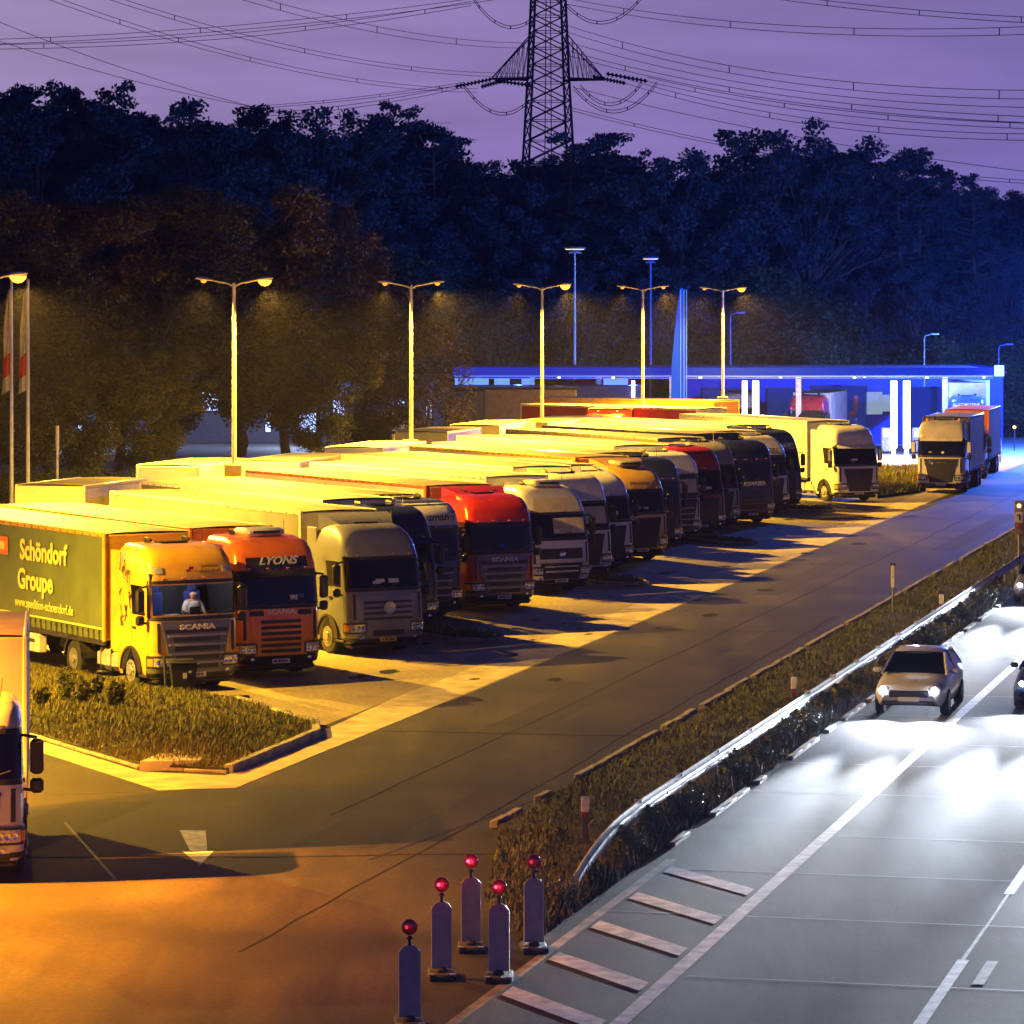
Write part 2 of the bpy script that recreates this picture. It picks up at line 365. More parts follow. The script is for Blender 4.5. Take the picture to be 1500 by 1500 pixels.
def inpoly(pts, X, Y):
    c = np.zeros(len(X), bool); n = len(pts); j = n-1
    for i in range(n):
        xi, yi, xj, yj = pts[i][0], pts[i][1], pts[j][0], pts[j][1]
        c ^= ((yi > Y) != (yj > Y)) & (X < (xj-xi)*(Y-yi)/(yj-yi+1e-12)+xi); j = i
    return c
rs = np.random.RandomState(3)
def blades(name, polys, dens, h0, h1, w, m, zfun, clump=.5, label=None):
    P = []
    for pts in polys:
        xs = [p[0] for p in pts]; ys = [p[1] for p in pts]; ar = (max(xs)-min(xs))*(max(ys)-min(ys)); n = int(ar*dens)
        X = rs.uniform(min(xs), max(xs), n); Y = rs.uniform(min(ys), max(ys), n); k_ = inpoly(pts, X, Y); P.append(np.stack([X[k_], Y[k_]], 1))
    P = np.concatenate(P); n = len(P)
    dn = .5+.5*np.sin(P[:, 0]*2.1+np.sin(P[:, 1]*1.7)*2)*np.sin(P[:, 1]*1.3+P[:, 0])
    h = (h0+(h1-h0)*rs.rand(n)**2)*(1-clump*.6+clump*dn); an = rs.rand(n)*6.28; ww = w*(.6+.8*rs.rand(n))
    z = zfun(P[:, 0], P[:, 1]); dx, dy = np.cos(an)*ww, np.sin(an)*ww; ln = rs.randn(n, 2)*.35*h[:, None]
    V = np.zeros((n, 4, 3)); V[:, 0] = np.stack([P[:, 0]-dx, P[:, 1]-dy, z], 1); V[:, 1] = np.stack([P[:, 0]+dx, P[:, 1]+dy, z], 1)
    V[:, 2] = np.stack([P[:, 0]+ln[:, 0]+dx*.25, P[:, 1]+ln[:, 1]+dy*.25, z+h], 1); V[:, 3] = np.stack([P[:, 0]+ln[:, 0]-dx*.25, P[:, 1]+ln[:, 1]-dy*.25, z+h], 1)
    o = link(name, npmesh(name, V.reshape(-1, 3), np.arange(4*n).reshape(n, 4), [m])); return tag(o, label, 'grass', kind='stuff')
def zi(pts, hg):
    c = sum((Vector(p) for p in pts), Vector())/len(pts)
    def f(X, Y):
        # distance to the outline as a fraction of the way to the centre
        d = np.full(len(X), 1e9); n = len(pts)
        for i in range(n):
            a, b = pts[i], pts[(i+1) % n]; ex, ey = b[0]-a[0], b[1]-a[1]; t = np.clip(((X-a[0])*ex+(Y-a[1])*ey)/(ex*ex+ey*ey), 0, 1)
            d = np.minimum(d, np.hypot(X-a[0]-t*ex, Y-a[1]-t*ey))
        return np.clip(.1+(hg-.1)*d/1.6, .08, hg)
    return f
blades('grass', [ISL], 700, .04, .17, .012, grass_m, zi(ISL, .28), .9, 'rough grass growing on the kerbed island in front of the yellow truck')
for q_, pts in enumerate(small_isl): blades('grass', [pts], 200, .06, .22, .02, grass_m, lambda X, Y: np.full(len(X), .13), .5, ['short grass on the narrow island beside the red cab', 'short grass on the narrow island below the golden cab', 'short grass on the narrow island below the grey cab', 'short grass on the farthest narrow island'][q_])
blades('grass', [FARISL], 120, .12, .35, .04, grass_m, lambda X, Y: np.full(len(X), .11), .4, 'lit grass patch between the last white cab and the white box truck')
def zv(X, Y):
    b = X*CS-Y*SN; return np.interp(b, [-17.2, -15.6, -13.5], [.08, .19, .0])
vp = [Q(57.5, -14.2), Q(60, -15.2), Q(69, -17.15), Q(160, -17.15), Q(160, -13.6), Q(57.5, -13.65)]
blades('verge_grass', [vp], 190, .04, .16, .015, dry_m, zv, .9, 'dry grass along the verge between service road and motorway')
v2 = [Q(58, -14.2), Q(160, -14.2), Q(160, -13.6), Q(58, -13.6)]
blades('verge_grass', [v2], 260, .10, .42, .022, dry_m, zv, .9, 'taller weeds under the crash barrier along the motorway edge')

# oil stains, repair patches and longer cracks on the service road and the bays
stain = mat('oil_stain', (.010, .010, .011), .85, var=.3, spec=.1); patch_m = asphalt('repair_asphalt', (.018, .018, .02), (.035, .033, .032), (.025, .024, .024), .8, False, 12)
def blob(mb, c, r, z, n=14, el=2.2, seed=0):
    q = random.Random(seed); mb.add([Q(c[0]+r*el*math.sin(k*6.283/n)*q.uniform(.7, 1.2), c[1]+r*math.cos(k*6.283/n)*q.uniform(.7, 1.2), z) for k in range(n)], [tuple(range(n))])
mb = MB().use(stain); rr_ = random.Random(4)
for i in range(46): blob(mb, (rr_.uniform(92, 180), rr_.uniform(-29, -22)), rr_.uniform(.06, .32), .0165, seed=i)
tag(mb.build('oil_stains', smooth=0), kind='structure')
mb = MB().use(patch_m)
for (a0, a1, b0, b1) in ((84, 97, -21.6, -20.2), (104, 118, -19.4, -18.0), (66, 74, -20.5, -18.9), (126, 150, -22.4, -21.4), (60, 71, -26.5, -24.9), (150, 176, -19.3, -18.3)): quadQ(mb, a0, a1, b0, b1, .0062)
tag(mb.build('repair_patches', smooth=0), kind='structure')
mb = MB().use(stain)
for (a0, b0, a1, b1, w) in ((70, -20.9, 200, -20.6, .022), (55, -17.9, 118, -18.2, .02), (84, -23.8, 84.4, -17.4, .025), (112, -23.9, 112.2, -17.4, .02), (141, -23.9, 141, -17.4, .02), (63, -26, 66, -15.5, .022)):
    n = 40; pb = 0
    for i in range(n):
        t0, t1 = i/n, (i+1)/n; nb = pb+rr_.uniform(-.05, .05); al = abs(a1-a0) > abs(b1-b0)
        P0 = (a0+(a1-a0)*t0+(0 if al else pb), b0+(b1-b0)*t0+(pb if al else 0)); P1 = (a0+(a1-a0)*t1+(0 if al else nb), b0+(b1-b0)*t1+(nb if al else 0)); pb = nb*.95
        if al: mb.add([Q(P0[0], P0[1]-w, .0078), Q(P0[0], P0[1]+w, .0078), Q(P1[0], P1[1]+w, .0078), Q(P1[0], P1[1]-w, .0078)], [(0, 1, 2, 3)])
        else: mb.add([Q(P0[0]-w*2, P0[1], .0079), Q(P1[0]-w*2, P1[1], .0079), Q(P1[0]+w*2, P1[1], .0079), Q(P0[0]+w*2, P0[1], .0079)], [(0, 1, 2, 3)])
tag(mb.build('sealed_crack', smooth=0), kind='structure')
# ================================================================ TRUCKS
STY = {
 # z, front y, half width, corner radius ; wl/wh windshield bottom and top
 'box':   dict(lv=[(.36,.14,1.16,.22),(.55,.02,1.23,.26),(1.1,0,1.25,.28),(1.75,.03,1.25,.26),(1.98,.06,1.25,.24),(2.86,.19,1.24,.22),(3.0,.2,1.24,.24),(3.42,.34,1.21,.30),(3.64,.52,1.15,.36),(3.76,.85,1.02,.40),(3.80,1.3,.9,.42)], wl=1.98, wh=2.82),
 'round': dict(lv=[(.36,.16,1.14,.24),(.55,.03,1.22,.28),(1.1,0,1.25,.30),(1.7,.05,1.25,.30),(1.95,.09,1.24,.30),(2.78,.26,1.22,.30),(2.95,.31,1.21,.32),(3.2,.42,1.19,.36),(3.42,.60,1.14,.40),(3.6,.86,1.05,.42),(3.72,1.2,.92,.42)], wl=1.95, wh=2.75),
 'tall':  dict(lv=[(.36,.12,1.17,.20),(.55,.02,1.23,.24),(1.1,0,1.25,.26),(1.7,.05,1.25,.24),(1.92,.10,1.25,.24),(2.85,.34,1.23,.24),(3.0,.37,1.22,.26),(3.4,.50,1.18,.30),(3.66,.70,1.12,.34),(3.82,1.05,1.0,.36),(3.86,1.5,.9,.36)], wl=1.92, wh=2.8),
 'low':   dict(lv=[(.36,.12,1.16,.20),(.55,.02,1.22,.24),(1.1,0,1.23,.26),(1.6,.03,1.23,.26),(1.8,.07,1.22,.26),(2.6,.22,1.20,.26),(2.75,.27,1.19,.28),(2.95,.40,1.14,.32),(3.08,.65,1.04,.36),(3.12,1.0,.9,.36)], wl=1.8, wh=2.58),
}
class Cab:
    def __init__(s, st, L=2.25): s.P = STY[st]; s.lv = s.P['lv']; s.L = L
    def prof(s, z):
        lv = s.lv; z = min(max(z, lv[0][0]), lv[-1][0])
        for i in range(len(lv)-1):
            if z <= lv[i+1][0]+1e-9:
                t = (z-lv[i][0])/(lv[i+1][0]-lv[i][0]); return [lv[i][k]+(lv[i+1][k]-lv[i][k])*t for k in (1, 2, 3)]
        return lv[-1][1:]
    def pt(s, u, z, off=0.0):
        f, w, r = s.prof(z); a = w-r; sg = 1 if u >= 0 else -1; v = abs(u); bl = .07
        yb = lambda x: f+bl*(x/w)**2
        if v <= a: return (u, yb(u)-off, z)
        e = v-a; q = math.pi*r/2
        if e <= q: t = e/r; return (sg*(a+r*math.sin(t)+off*math.sin(t)), yb(a)+r*(1-math.cos(t))-off*math.cos(t), z)
        return (sg*(w+off), yb(a)+r+(e-q), z)
    def usl(s, z):   # arclength at which the side starts, and at the rear edge
        f, w, r = s.prof(z); a = w-r; q = math.pi*r/2; y0 = f+.07*(a/w)**2+r
        return a+q, a+q+(s.L-y0)
    def patch(s, mb, z0, z1, ua, ub, off=.01, nu=12, nz=4, skirt=True):
        """ua/ub: u limits, numbers or pairs (at z0, at z1)"""
        g = lambda v, t: v if isinstance(v, (int, float)) else v[0]+(v[1]-v[0])*t
        vs = []
        for i in range(nz+1):
            t = i/nz; z = z0+(z1-z0)*t; a, b = g(ua, t), g(ub, t)
            for j in range(nu+1): vs.append(s.pt(a+(b-a)*j/nu, z, off))
        fs = [(i*(nu+1)+j, i*(nu+1)+j+1, (i+1)*(nu+1)+j+1, (i+1)*(nu+1)+j) for i in range(nz) for j in range(nu)]
        if skirt:
            rim = [(0, j) for j in range(nu)]+[(i, nu) for i in range(nz)]+[(nz, j) for j in range(nu, 0, -1)]+[(i, 0) for i in range(nz, 0, -1)]
            o = len(vs)
            for (i, j) in rim:
                t = i/nz; z = z0+(z1-z0)*t; a, b = g(ua, t), g(ub, t); vs.append(s.pt(a+(b-a)*j/nu, z, -.012))
            n = len(rim)
            for k in range(n):
                k2 = (k+1) % n; fs.append((rim[k][0]*(nu+1)+rim[k][1], o+k, o+k2, rim[k2][0]*(nu+1)+rim[k2][1]))
        mb.add(vs, fs)
    def body(s, mb, hole=None):
        zs = [l[0] for l in s.lv]; zz = []
        for i in range(len(zs)-1):
            k = 3 if zs[i+1]-zs[i] > .3 else 2
            zz += [zs[i]+(zs[i+1]-zs[i])*j/k for j in range(k)]
        zz.append(zs[-1])
        if hole: zz = sorted(set([z for z in zz if not any(abs(z-h) < .05 for h in hole[:2])]+list(hole[:2])))
        U = []
        rows = []
        for z in zz:
            f, w, r = s.prof(z); a = w-r; q = math.pi*r/2; u1, u2 = s.usl(z)
            half = [a*t for t in (0, .3, .6, 1)]+[a+q*t for t in (.25, .5, .75, 1)]+[u1+(u2-u1)*t for t in (.25, .5, .75, 1)]
            us = [-h for h in half[:0:-1]]+half
            rows.append([s.pt(u, z) for u in us]); U = us
        n = len(rows[0]); vs = [p for r_ in rows for p in r_]; fs = []
        c0 = n//2
        for i in range(len(rows)-1):
            for j in range(n-1):
                if hole and hole[0]-1e-6 <= zz[i] and zz[i+1] <= hole[1]+1e-6 and abs(j+.5-c0) < 4.6: continue
                fs.append((i*n+j, i*n+j+1, i*n+n+j+1, i*n+n+j))
            fs.append((i*n+n-1, i*n, i*n+n, i*n+n+n-1))
        fs.append(tuple((len(rows)-1)*n+j for j in range(n))); fs.append(tuple(range(n-1, -1, -1)))
        mb.add(vs, fs)
CACHE = {}
slat_m = mat('grille_slat', (.30, .30, .33), .35, .3)
def wheel_meshes(dual=False):
    k = 'wheel%d' % dual
    if k not in CACHE:
        r = .50; w = .56 if dual else .30
        t = MB().use(rubber); t.lathe([(.29, 0), (.36, .0), (.46, .01), (.495, .04), (.505, .10), (.505, w-.08), (.49, w-.02), (.40, w), (.29, w)], 28, 'x')
        m = MB().use(rim_m)
        if dual: m.lathe([(.295, .0), (.30, .01), (.27, .10), (.25, .14), (.16, .15), (.13, .02), (.11, -.03), (.0, -.035)], 24, 'x')
        else: m.lathe([(.295, -.01), (.30, .0), (.275, .03), (.25, .01), (.19, -.02), (.14, -.03), (.12, -.06), (.0, -.07)], 24, 'x')
        for i in range(10):
            a = i*math.pi/5; q = .165 if not dual else .15; m.box(-.035 if not dual else .14, q*math.cos(a)*1.2, q*math.sin(a)*1.2, .03, .03, .03)
        m.use(dark)
        for i in range(8): a = i*math.pi/4+.2; m.box(.002 if not dual else .115, .235*math.cos(a), .235*math.sin(a), .02, .05, .05)
        CACHE[k] = (t.mesh('tyre'), m.mesh('rim'))
    return CACHE[k]
def wheel(parent, x, y, side, dual=False, sub=True, name='wheel'):
    t, m = wheel_meshes(dual)
    o = link(name, t, parent, (x*side, y, .505), (0, 0, math.pi if side > 0 else 0))
    if sub: link('rim', m, o)
    else: link('rim', m, o)
    return o
def mirror_mb(c, side, col):
    mb = MB().use(black); z = c.P['wh']; y = c.prof(2.4)[0]+.22
    mb.box(side*1.47, y, z-.42, .24, .16, .62, .06); mb.box(side*1.47, y, z-.93, .24, .15, .26, .05)
    mb.tube([(side*1.2, y+.12, z-.05), (side*1.47, y, z-.08)], .03, 6); mb.tube([(side*1.2, y+.12, z-1.0), (side*1.47, y, z-1.02)], .03, 6)
    mb.use(col).box(side*1.475, y-.07, z-.42, .2, .05, .56, .03)
    return mb
def trailer(par, y0, L, side_c, roof_c, front_c, ztop=4.0, wheels=True, straps=False, studs=True, sub='curtain'):
    """semi-trailer: the part carries curtain, roof, bulkhead, wheels"""
    W = 1.275; zb = 1.15
    fr = MB().use(dark)
    for s in (-1, 1):
        fr.box(s*.45, y0+L/2+.4, 1.0, .14, L-1.2, .28); fr.box(s*(W-.04), y0+L/2, zb-.06, .07, L, .14)
    for i in range(7): fr.box(0, y0+1+i*(L-2)/6, 1.02, 2.3, .1, .16)
    if wheels:
        for s in (-1, 1): fr.box(s*.55, y0+3.3, .62, .12, .12, .9); fr.box(s*.55, y0+3.3, .2, .3, .3, .04)   # landing legs
        for s in (-1, 1): fr.box(s*1.05, y0+L-6.4, .78, .05, 2.2, .5)
    fr.use(white_paint)
    t = fr.build('trailer_frame', par)
    cu = MB().use(side_c); n = 40                          # curtains with slight folds
    for s in (-1, 1):
        vs = []
        for i in range(n+1):
            y = y0+.12+(L-.24)*i/n; w = W-.012+.012*math.sin(i*1.9)+.008*math.sin(i*.7)
            vs += [(s*w, y, zb), (s*(w+.006*math.sin(i*2.6)), y, (zb+ztop)/2), (s*W, y, ztop-.12)]
        fs = []
        for i in range(n):
            for k in (0, 1): q = (i*3+k, (i+1)*3+k, (i+1)*3+k+1, i*3+k+1); fs.append(q if s > 0 else q[::-1])
        cu.add(vs, fs)
    link(sub, cu.mesh(sub, 60), t)
    ro = MB().use(roof_c); n = 26; vs = []
    for i in range(n+1):
        y = y0+.03+(L-.06)*i/n; sag = .035 if i % 2 else 0.0
        sag += .01*math.sin(i*2.3)
        for x, dz in ((-W+.03, 0), (-.8, .02-sag*.8), (0, .035-sag), (.8, .02-sag*.8), (W-.03, 0)): vs.append((x, y, ztop+dz-.01))
    fs = [(i*5+k, i*5+k+1, (i+1)*5+k+1, (i+1)*5+k) for i in range(n) for k in range(4)]
    ro.add(vs, fs); link('roof_tarpaulin', ro.mesh('roof_tarpaulin', 60), t)
    bx_ = MB().use(front_c)
    bx_.box(0, y0+.06, (zb+ztop)/2-.02, 2.5, .10, ztop-zb-.04, .03); bx_.box(0, y0+L-.05, (zb+ztop)/2-.02, 2.5, .10, ztop-zb-.04, .03)
    for s in (-1, 1):
        bx_.box(s*(W-.03), y0+L/2, ztop-.055, .075, L, .13, .02)
        for yy in (y0+.06, y0+L-.06): bx_.box(s*(W-.03), yy, (zb+ztop)/2-.03, .08, .14, ztop-zb, .015)
    if studs:
        bx_.use(dark)
        for i in range(int(L/.5)):
            for s in (-1, 1): bx_.box(s*(W+.01), y0+.4+i*.5, ztop-.07, .012, .05, .05)
    link('bulkhead', bx_.mesh('bulkhead'), t)
    if straps:
        sm = MB().use(mat('strap_web', (.06, .06, .05), .7)); sm.box(0, 0, .16, .012, .045, .34); sm.box(-.01, 0, .2, .025, .06, .07); sm = sm.mesh('curtain_strap')
        for i in range(int(L/.36)): link('curtain_strap', sm, t, (-(W+.014), y0+.3+i*.36, zb))
    if wheels:
        for k in range(3):
            for s in (-1, 1): wheel(t, 1.26, y0+L-4.9+k*1.31, s, False, name='trailer_wheel')
    return t
def truck(loc, rz, label, name='parked_truck', sty='box', col=None, low=None, grille=None, group=None, tr=None, visor=None, roof=None, wall=None, head=None,
          deflector=None, ac=None, sunv=None, plate=None, glass_m=None, hole=False, gstyle='bars', rigid=0.0, text_list=(), ztop=4.0, straps=False, beacon=False, hlz=.95, tl=13.6, cat='truck', band=None, tiltvis=True, sub='curtain'):
    c = Cab(sty); P = c.P; t = thing(name, loc, rz, label, cat, group)
    low = low or col; grille = grille or black; visor = visor; glass_m = glass_m or glass
    mb = MB().use(col); hole_ = (P['wl']+.04, P['wh']-.03) if hole else None
    c.body(mb, hole_); cab = mb.build('cab', t)
    # lower bumper
    b = MB().use(low); c.patch(b, .40, .98, -1.5, 1.5, .03, 24, 4); b.use(black); c.patch(b, .37, .50, -1.0, 1.0, .045, 12, 1); b.box(0, .42, .30, 2.25, .55, .16, .06)
    c.patch(b, .42, .52, 1.0, 1.45, .042, 6, 1); c.patch(b, .42, .52, -1.45, -1.0, .042, 6, 1)
    b.build('bumper', t)
    zt = P['wl']
    g = MB().use(grille)
    if gstyle == 'bars':                     # grey panel with stacked slots reaching into the bumper
        c.patch(g, .56, zt-.12, (-.72, -1.0), (.72, 1.0), .04, 14, 5)
        g.use(black)
        for i in range(4): z = .62+i*.235; c.patch(g, z, z+.125, -.60-.02*i, .60+.02*i, .055, 10, 1)
        g.use(slat_m)
        for i in range(4): z = .75+i*.235; c.patch(g, z, z+.055, -.74-.03*i, .74+.03*i, .066, 10, 1)
        g.use(black); c.patch(g, 1.56, 1.66, -.9, .9, .046, 10, 1)
    elif gstyle == 'slots':
        c.patch(g, .62, zt-.10, (-.76, -.96), (.76, .96), .04, 14, 4); g.use(black)
        for i in range(6): z = .70+i*.158; c.patch(g, z, z+.092, -.60, .60, .056, 10, 1)
        for s in (-1, 1): a0_, b0_ = sorted((s*.52, s*.93)); c.patch(g, 1.70, 1.84, a0_, b0_, .056, 5, 1)
    elif gstyle == 'trap':                   # dark funnel grille wide at the top
        g.use(black); c.patch(g, .56, zt-.22, (-.62, -.86), (.62, .86), .035, 12, 4); g.use(dark)
        for i in range(9): z = .62+i*.115; c.patch(g, z, z+.03, -.62-.022*i, .62+.022*i, .05, 10, 1)
    elif gstyle == 'star':
        c.patch(g, .98, zt-.22, (-.70, -.92), (.70, .92), .028, 14, 4); g.use(black)
        for i in range(4): z = 1.04+i*.155; c.patch(g, z, z+.07, -.78, .78, .042, 10, 1)
        g.use(black); c.patch(g, .58, .74, -.5, .5, .045, 10, 1)
        g.use(chrome); g.lathe([(.17, 0), (.19, -.01), (.19, .03), (.16, .03), (.16, 0)], 24, 'y', (0, c.prof(1.38)[0]-.09, 1.38))
        for k in range(3): a = math.pi/2+k*2*math.pi/3; g.tube([(0, c.prof(1.38)[0]-.08, 1.38), (.17*math.cos(a), c.prof(1.38)[0]-.08, 1.38+.17*math.sin(a))], .022, 5, .012)
    elif gstyle == 'volvo':
        g.use(black); c.patch(g, 1.22, 1.58, -.86, .86, .03, 12, 2); c.patch(g, .52, 1.08, (-.72, -.86), (.72, .86), .045, 12, 2)
        g.use(col if low is col else low); c.patch(g, .76, .82, -.66, .66, .07, 10, 1); c.patch(g, .94, .98, -.7, .7, .07, 10, 1)
        g.use(chrome); g.lathe([(.10, 0), (.12, -.01), (.12, .03), (.09, .03)], 20, 'y', (0, c.prof(1.4)[0]-.07, 1.4)); g.tube([(-.5, c.prof(1.3)[0]-.02, 1.24), (.5, c.prof(1.5)[0]-.02, 1.56)], .014, 5)
    g.build('grille', t)
    for s in (-1, 1):                           # corner inlets, fog lamps
        gi_ = MB().use(black); a0_, b0_ = sorted((s*1.02, s*1.10)); c.patch(gi_, 1.06, zt-.16, a0_, b0_, .02, 2, 4); gi_.build('air_inlet', t)
        gi_ = MB().use(chrome); gi_.lathe([(.05, 0), (.055, -.015), (.02, -.005)], 12, 'y', (s*.86, c.pt(s*.86, .54)[1]-.06, .54)); gi_.build('fog_lamp', t)
    for s in (-.85, -.3, .3, .85): a0_ = c.pt(s, P['wh']+.16); gi_ = MB().use(amber); gi_.box(s, a0_[1]-.015, P['wh']+.14, .10, .03, .035, .008); gi_.build('marker_lamp', t)
    # windscreen, visor, side windows
    fz, w_, r_ = c.prof(P['wl']); ue = (w_-r_)+r_*1.15
    sr = MB().use(black); c.patch(sr, P['wl']-.10, P['wl']-.005, -ue-.05, ue+.05, .009, 20, 1); c.patch(sr, P['wh']+.005, P['wh']+.09, -ue-.05, ue+.05, .009, 20, 1)
    for s in (-1, 1): a0_, b0_ = sorted((s*(ue+.004), s*(ue+.07))); c.patch(sr, P['wl']-.005, P['wh']+.005, a0_, b0_, .009, 2, 4)
    sr.build('windscreen_frame', t)
    ws = MB().use(glass_m); c.patch(ws, P['wl'], P['wh'], -ue, ue, .012, 20, 5); wso = ws.build('windscreen', t)
    wp = MB().use(black); y1 = c.prof(2.02)[0]
    for s in (-.55, .05, .6): wp.tube([(s, c.pt(s, P['wl']+.03)[1]-.04, P['wl']+.02), (s+.42, c.pt(s+.42, P['wl']+.16)[1]-.035, P['wl']+.15)], .010, 5)
    link('wiper', wp.mesh('wiper'), wso)
    if not hole:
        q_ = random.Random(int(loc[1]*31)+7)
        for k_ in range(q_.choice((1, 2, 2, 3))):
            u0 = q_.uniform(-.85, .6); z0 = P['wl']+q_.uniform(.07, .2); it = MB().use(q_.choice((white_paint, plate_m, mat('cloth_dull', (.22, .2, .2), .8), mat('card_blue', (.05, .1, .4), .6)))); c.patch(it, z0, z0+q_.uniform(.05, .13), u0, u0+q_.uniform(.10, .34), .018, 3, 1); link('dashboard_card', it.mesh('dashboard_card'), wso)
    for s in (-1, 1):
        sw = MB().use(glass); u1, u2 = c.usl(2.3)
        a, bb = u1+.16, u1+.95
        c.patch(sw, P['wl']+.02, P['wh']-.06, (s*a, s*(a+.10)) if s > 0 else (s*bb, s*bb), (s*bb, s*bb) if s > 0 else (s*a, s*(a+.1)), .012, 6, 3)
        sw.build('side_window', t)
        dr = MB().use(black); c.patch(dr, 1.62, 1.68, s*(u1+.75) if s > 0 else s*(u1+.95), s*(u1+.95) if s > 0 else s*(u1+.75), .03, 2, 1); 
        c.patch(dr, .62, 2.9, s*(u1+1.03) if s > 0 else s*(u1+1.045), s*(u1+1.045) if s > 0 else s*(u1+1.03), .004, 1, 6, False)
        c.patch(dr, .62, 1.9, s*(u1+.02) if s > 0 else s*(u1+.035), s*(u1+.035) if s > 0 else s*(u1+.02), .004, 1, 6, False)
        dr.build('door_handle', t)
        mirror_mb(c, s, visor or black).build('mirror', t)
        hl = MB().use(black); h0, h1 = sorted((s*.70, s*1.42)); c.patch(hl, hlz-.30, hlz+.02, h0, h1, .04, 8, 3); hl.use(lampglass)
        h0, h1 = sorted((s*.76, s*1.18)); c.patch(hl, hlz-.25, hlz-.03, h0, h1, .052, 8, 2)
        for q in range(3): x = s*(.83+q*.13); yy = c.pt(x, hlz-.14)[1]; hl.use(chrome).lathe([(.055, 0), (.06, -.01), (.02, .0)], 12, 'y', (x, yy-.055, hlz-.14))
        hl.use(amber); h0, h1 = sorted((s*1.2, s*1.36)); c.patch(hl, hlz-.24, hlz-.05, h0, h1, .052, 4, 2)
        hl.build('headlight', t)
        wheel(t, 1.25, 1.38, s, False)
        ar = MB().use(black)
        ar.add([(s*1.257, 1.38+.60*math.cos(a_*math.pi/14), .50+.60*math.sin(a_*math.pi/14)) for a_ in range(15)]+[(s*1.257, .85, .36), (s*1.257, 1.93, .36)][::-1], [tuple(range(17)) if s > 0 else tuple(range(16, -1, -1))])
        ar.use(dark)
        for a_ in range(14):
            q0, q1 = [k_*math.pi/14 for k_ in (a_, a_+1)]
            ar.add([(s*x, 1.38+r1*math.cos(q), .50+r1*math.sin(q)) for q in (q0, q1) for r1 in (.60, .66) for x in (1.24, 1.285)], [(0, 1, 3, 2), (1, 5, 7, 3), (4, 6, 7, 5), (0, 4, 5, 1), (2, 3, 7, 6)])
        ar.build('wheel_arch', t)
        st = MB().use(dark); st.box(s*1.12, .62, .42, .30, .5, .06, .01); st.build('step', t)
    if band: bb_ = MB().use(band); c.patch(bb_, P['wh']+.10, P['wh']+.44, -.92, .92, .018, 12, 3); bb_.build('name_panel', t)
    if visor or sunv:
        v = MB().use(sunv or visor); z = P['wh']+.04; n = 12; vs = []
        for i in range(n+1):
            x = -1.12+2.24*i/n; y = c.pt(x*.98, z)[1]; vs += [(x, y+.0, z+.05), (x, y-.20, z-.10), (x, y-.19, z-.12), (x, y+.01, z-.0)]
        fs = [(i*4+k, (i+1)*4+k, (i+1)*4+(k+1) % 4, i*4+(k+1) % 4) for i in range(n) for k in range(4)]; v.add(vs, fs); v.build('sun_visor', t)
    top = c.lv[-1]
    if deflector:
        d = MB().use(deflector); z0 = top[0]-.25; H1 = max(.12, ztop-z0-.02)
        w0 = 1.05; ya = top[1]-.15; yb = 2.2
        d.add([(-w0*.85, ya, z0), (w0*.85, ya, z0), (1.12, yb, z0), (-1.12, yb, z0), (-w0, ya+.75, z0+H1*.86), (w0, ya+.75, z0+H1*.86), (1.15, yb, z0+H1), (-1.15, yb, z0+H1), (-w0*.8, ya+.25, z0+H1*.42), (w0*.8, ya+.25, z0+H1*.42)],
              [(0, 1, 9, 8), (8, 9, 5, 4), (4, 5, 6, 7), (1, 2, 6, 5, 9), (0, 8, 4, 7, 3), (3, 7, 6, 2)])
        d.build('roof_deflector', t, smooth=60)
    if ac:
        a_ = MB().use(ac); a_.box(0, 1.35, top[0]+.09, 1.15, .95, .22, .08); a_.use(black).box(0, .86, top[0]+.10, .8, .03, .08)
        a_.build('air_conditioner', t)
    else:
        a_ = MB().use(glass); a_.box(0, 1.62, top[0]+.02, .75, .55, .05, .02); a_.build('roof_hatch', t)
    pm = MB().use(plate or plate_m); y = c.pt(0, .5)[1]-.06; pm.box(0, y, .47, .52, .015, .12, .003); po = pm.build('number_plate', t)
    im = MB().use(ink); q = rnd.Random(hash(round(loc[0], 1))) if False else random.Random(int(abs(loc[0]*97)+loc[1]))
    x = -.20
    while x < .2: w = q.choice((.02, .03, .035)); im.box(x, y-.010, .47, w, .004, .07); x += w+q.choice((.015, .02, .05))
    tag(link('plate_lettering', im.mesh('plate_lettering'), po))
    # chassis of the tractor
    ch = MB().use(dark)
    for s in (-1, 1): ch.box(s*.42, 3.6, .92, .10, 5.4, .26)
    ch.box(0, 2.5, .62, 1.9, .5, .5); ch.build('chassis', t)
    tk = MB().use(galv)
    for s in (-1, 1):
        tk = MB().use(galv if s < 0 else (wall or col)); tk.box(s*.98, 3.05, .66, .50, 1.35, .58, .14)
        tk.use(dark)
        for yy in (2.7, 3.35): tk.box(s*.985, yy, .66, .53, .05, .61, .14)
        tk.build('fuel_tank', t)
    if not rigid:
        for s in (-1, 1): fn = MB().use(col); fn.box(s*1.17, 2.5, 2.0 if sty == 'low' else 2.25, .05, .62, 2.0 if sty == 'low' else 2.7, .02); fn.build('side_fairing', t)
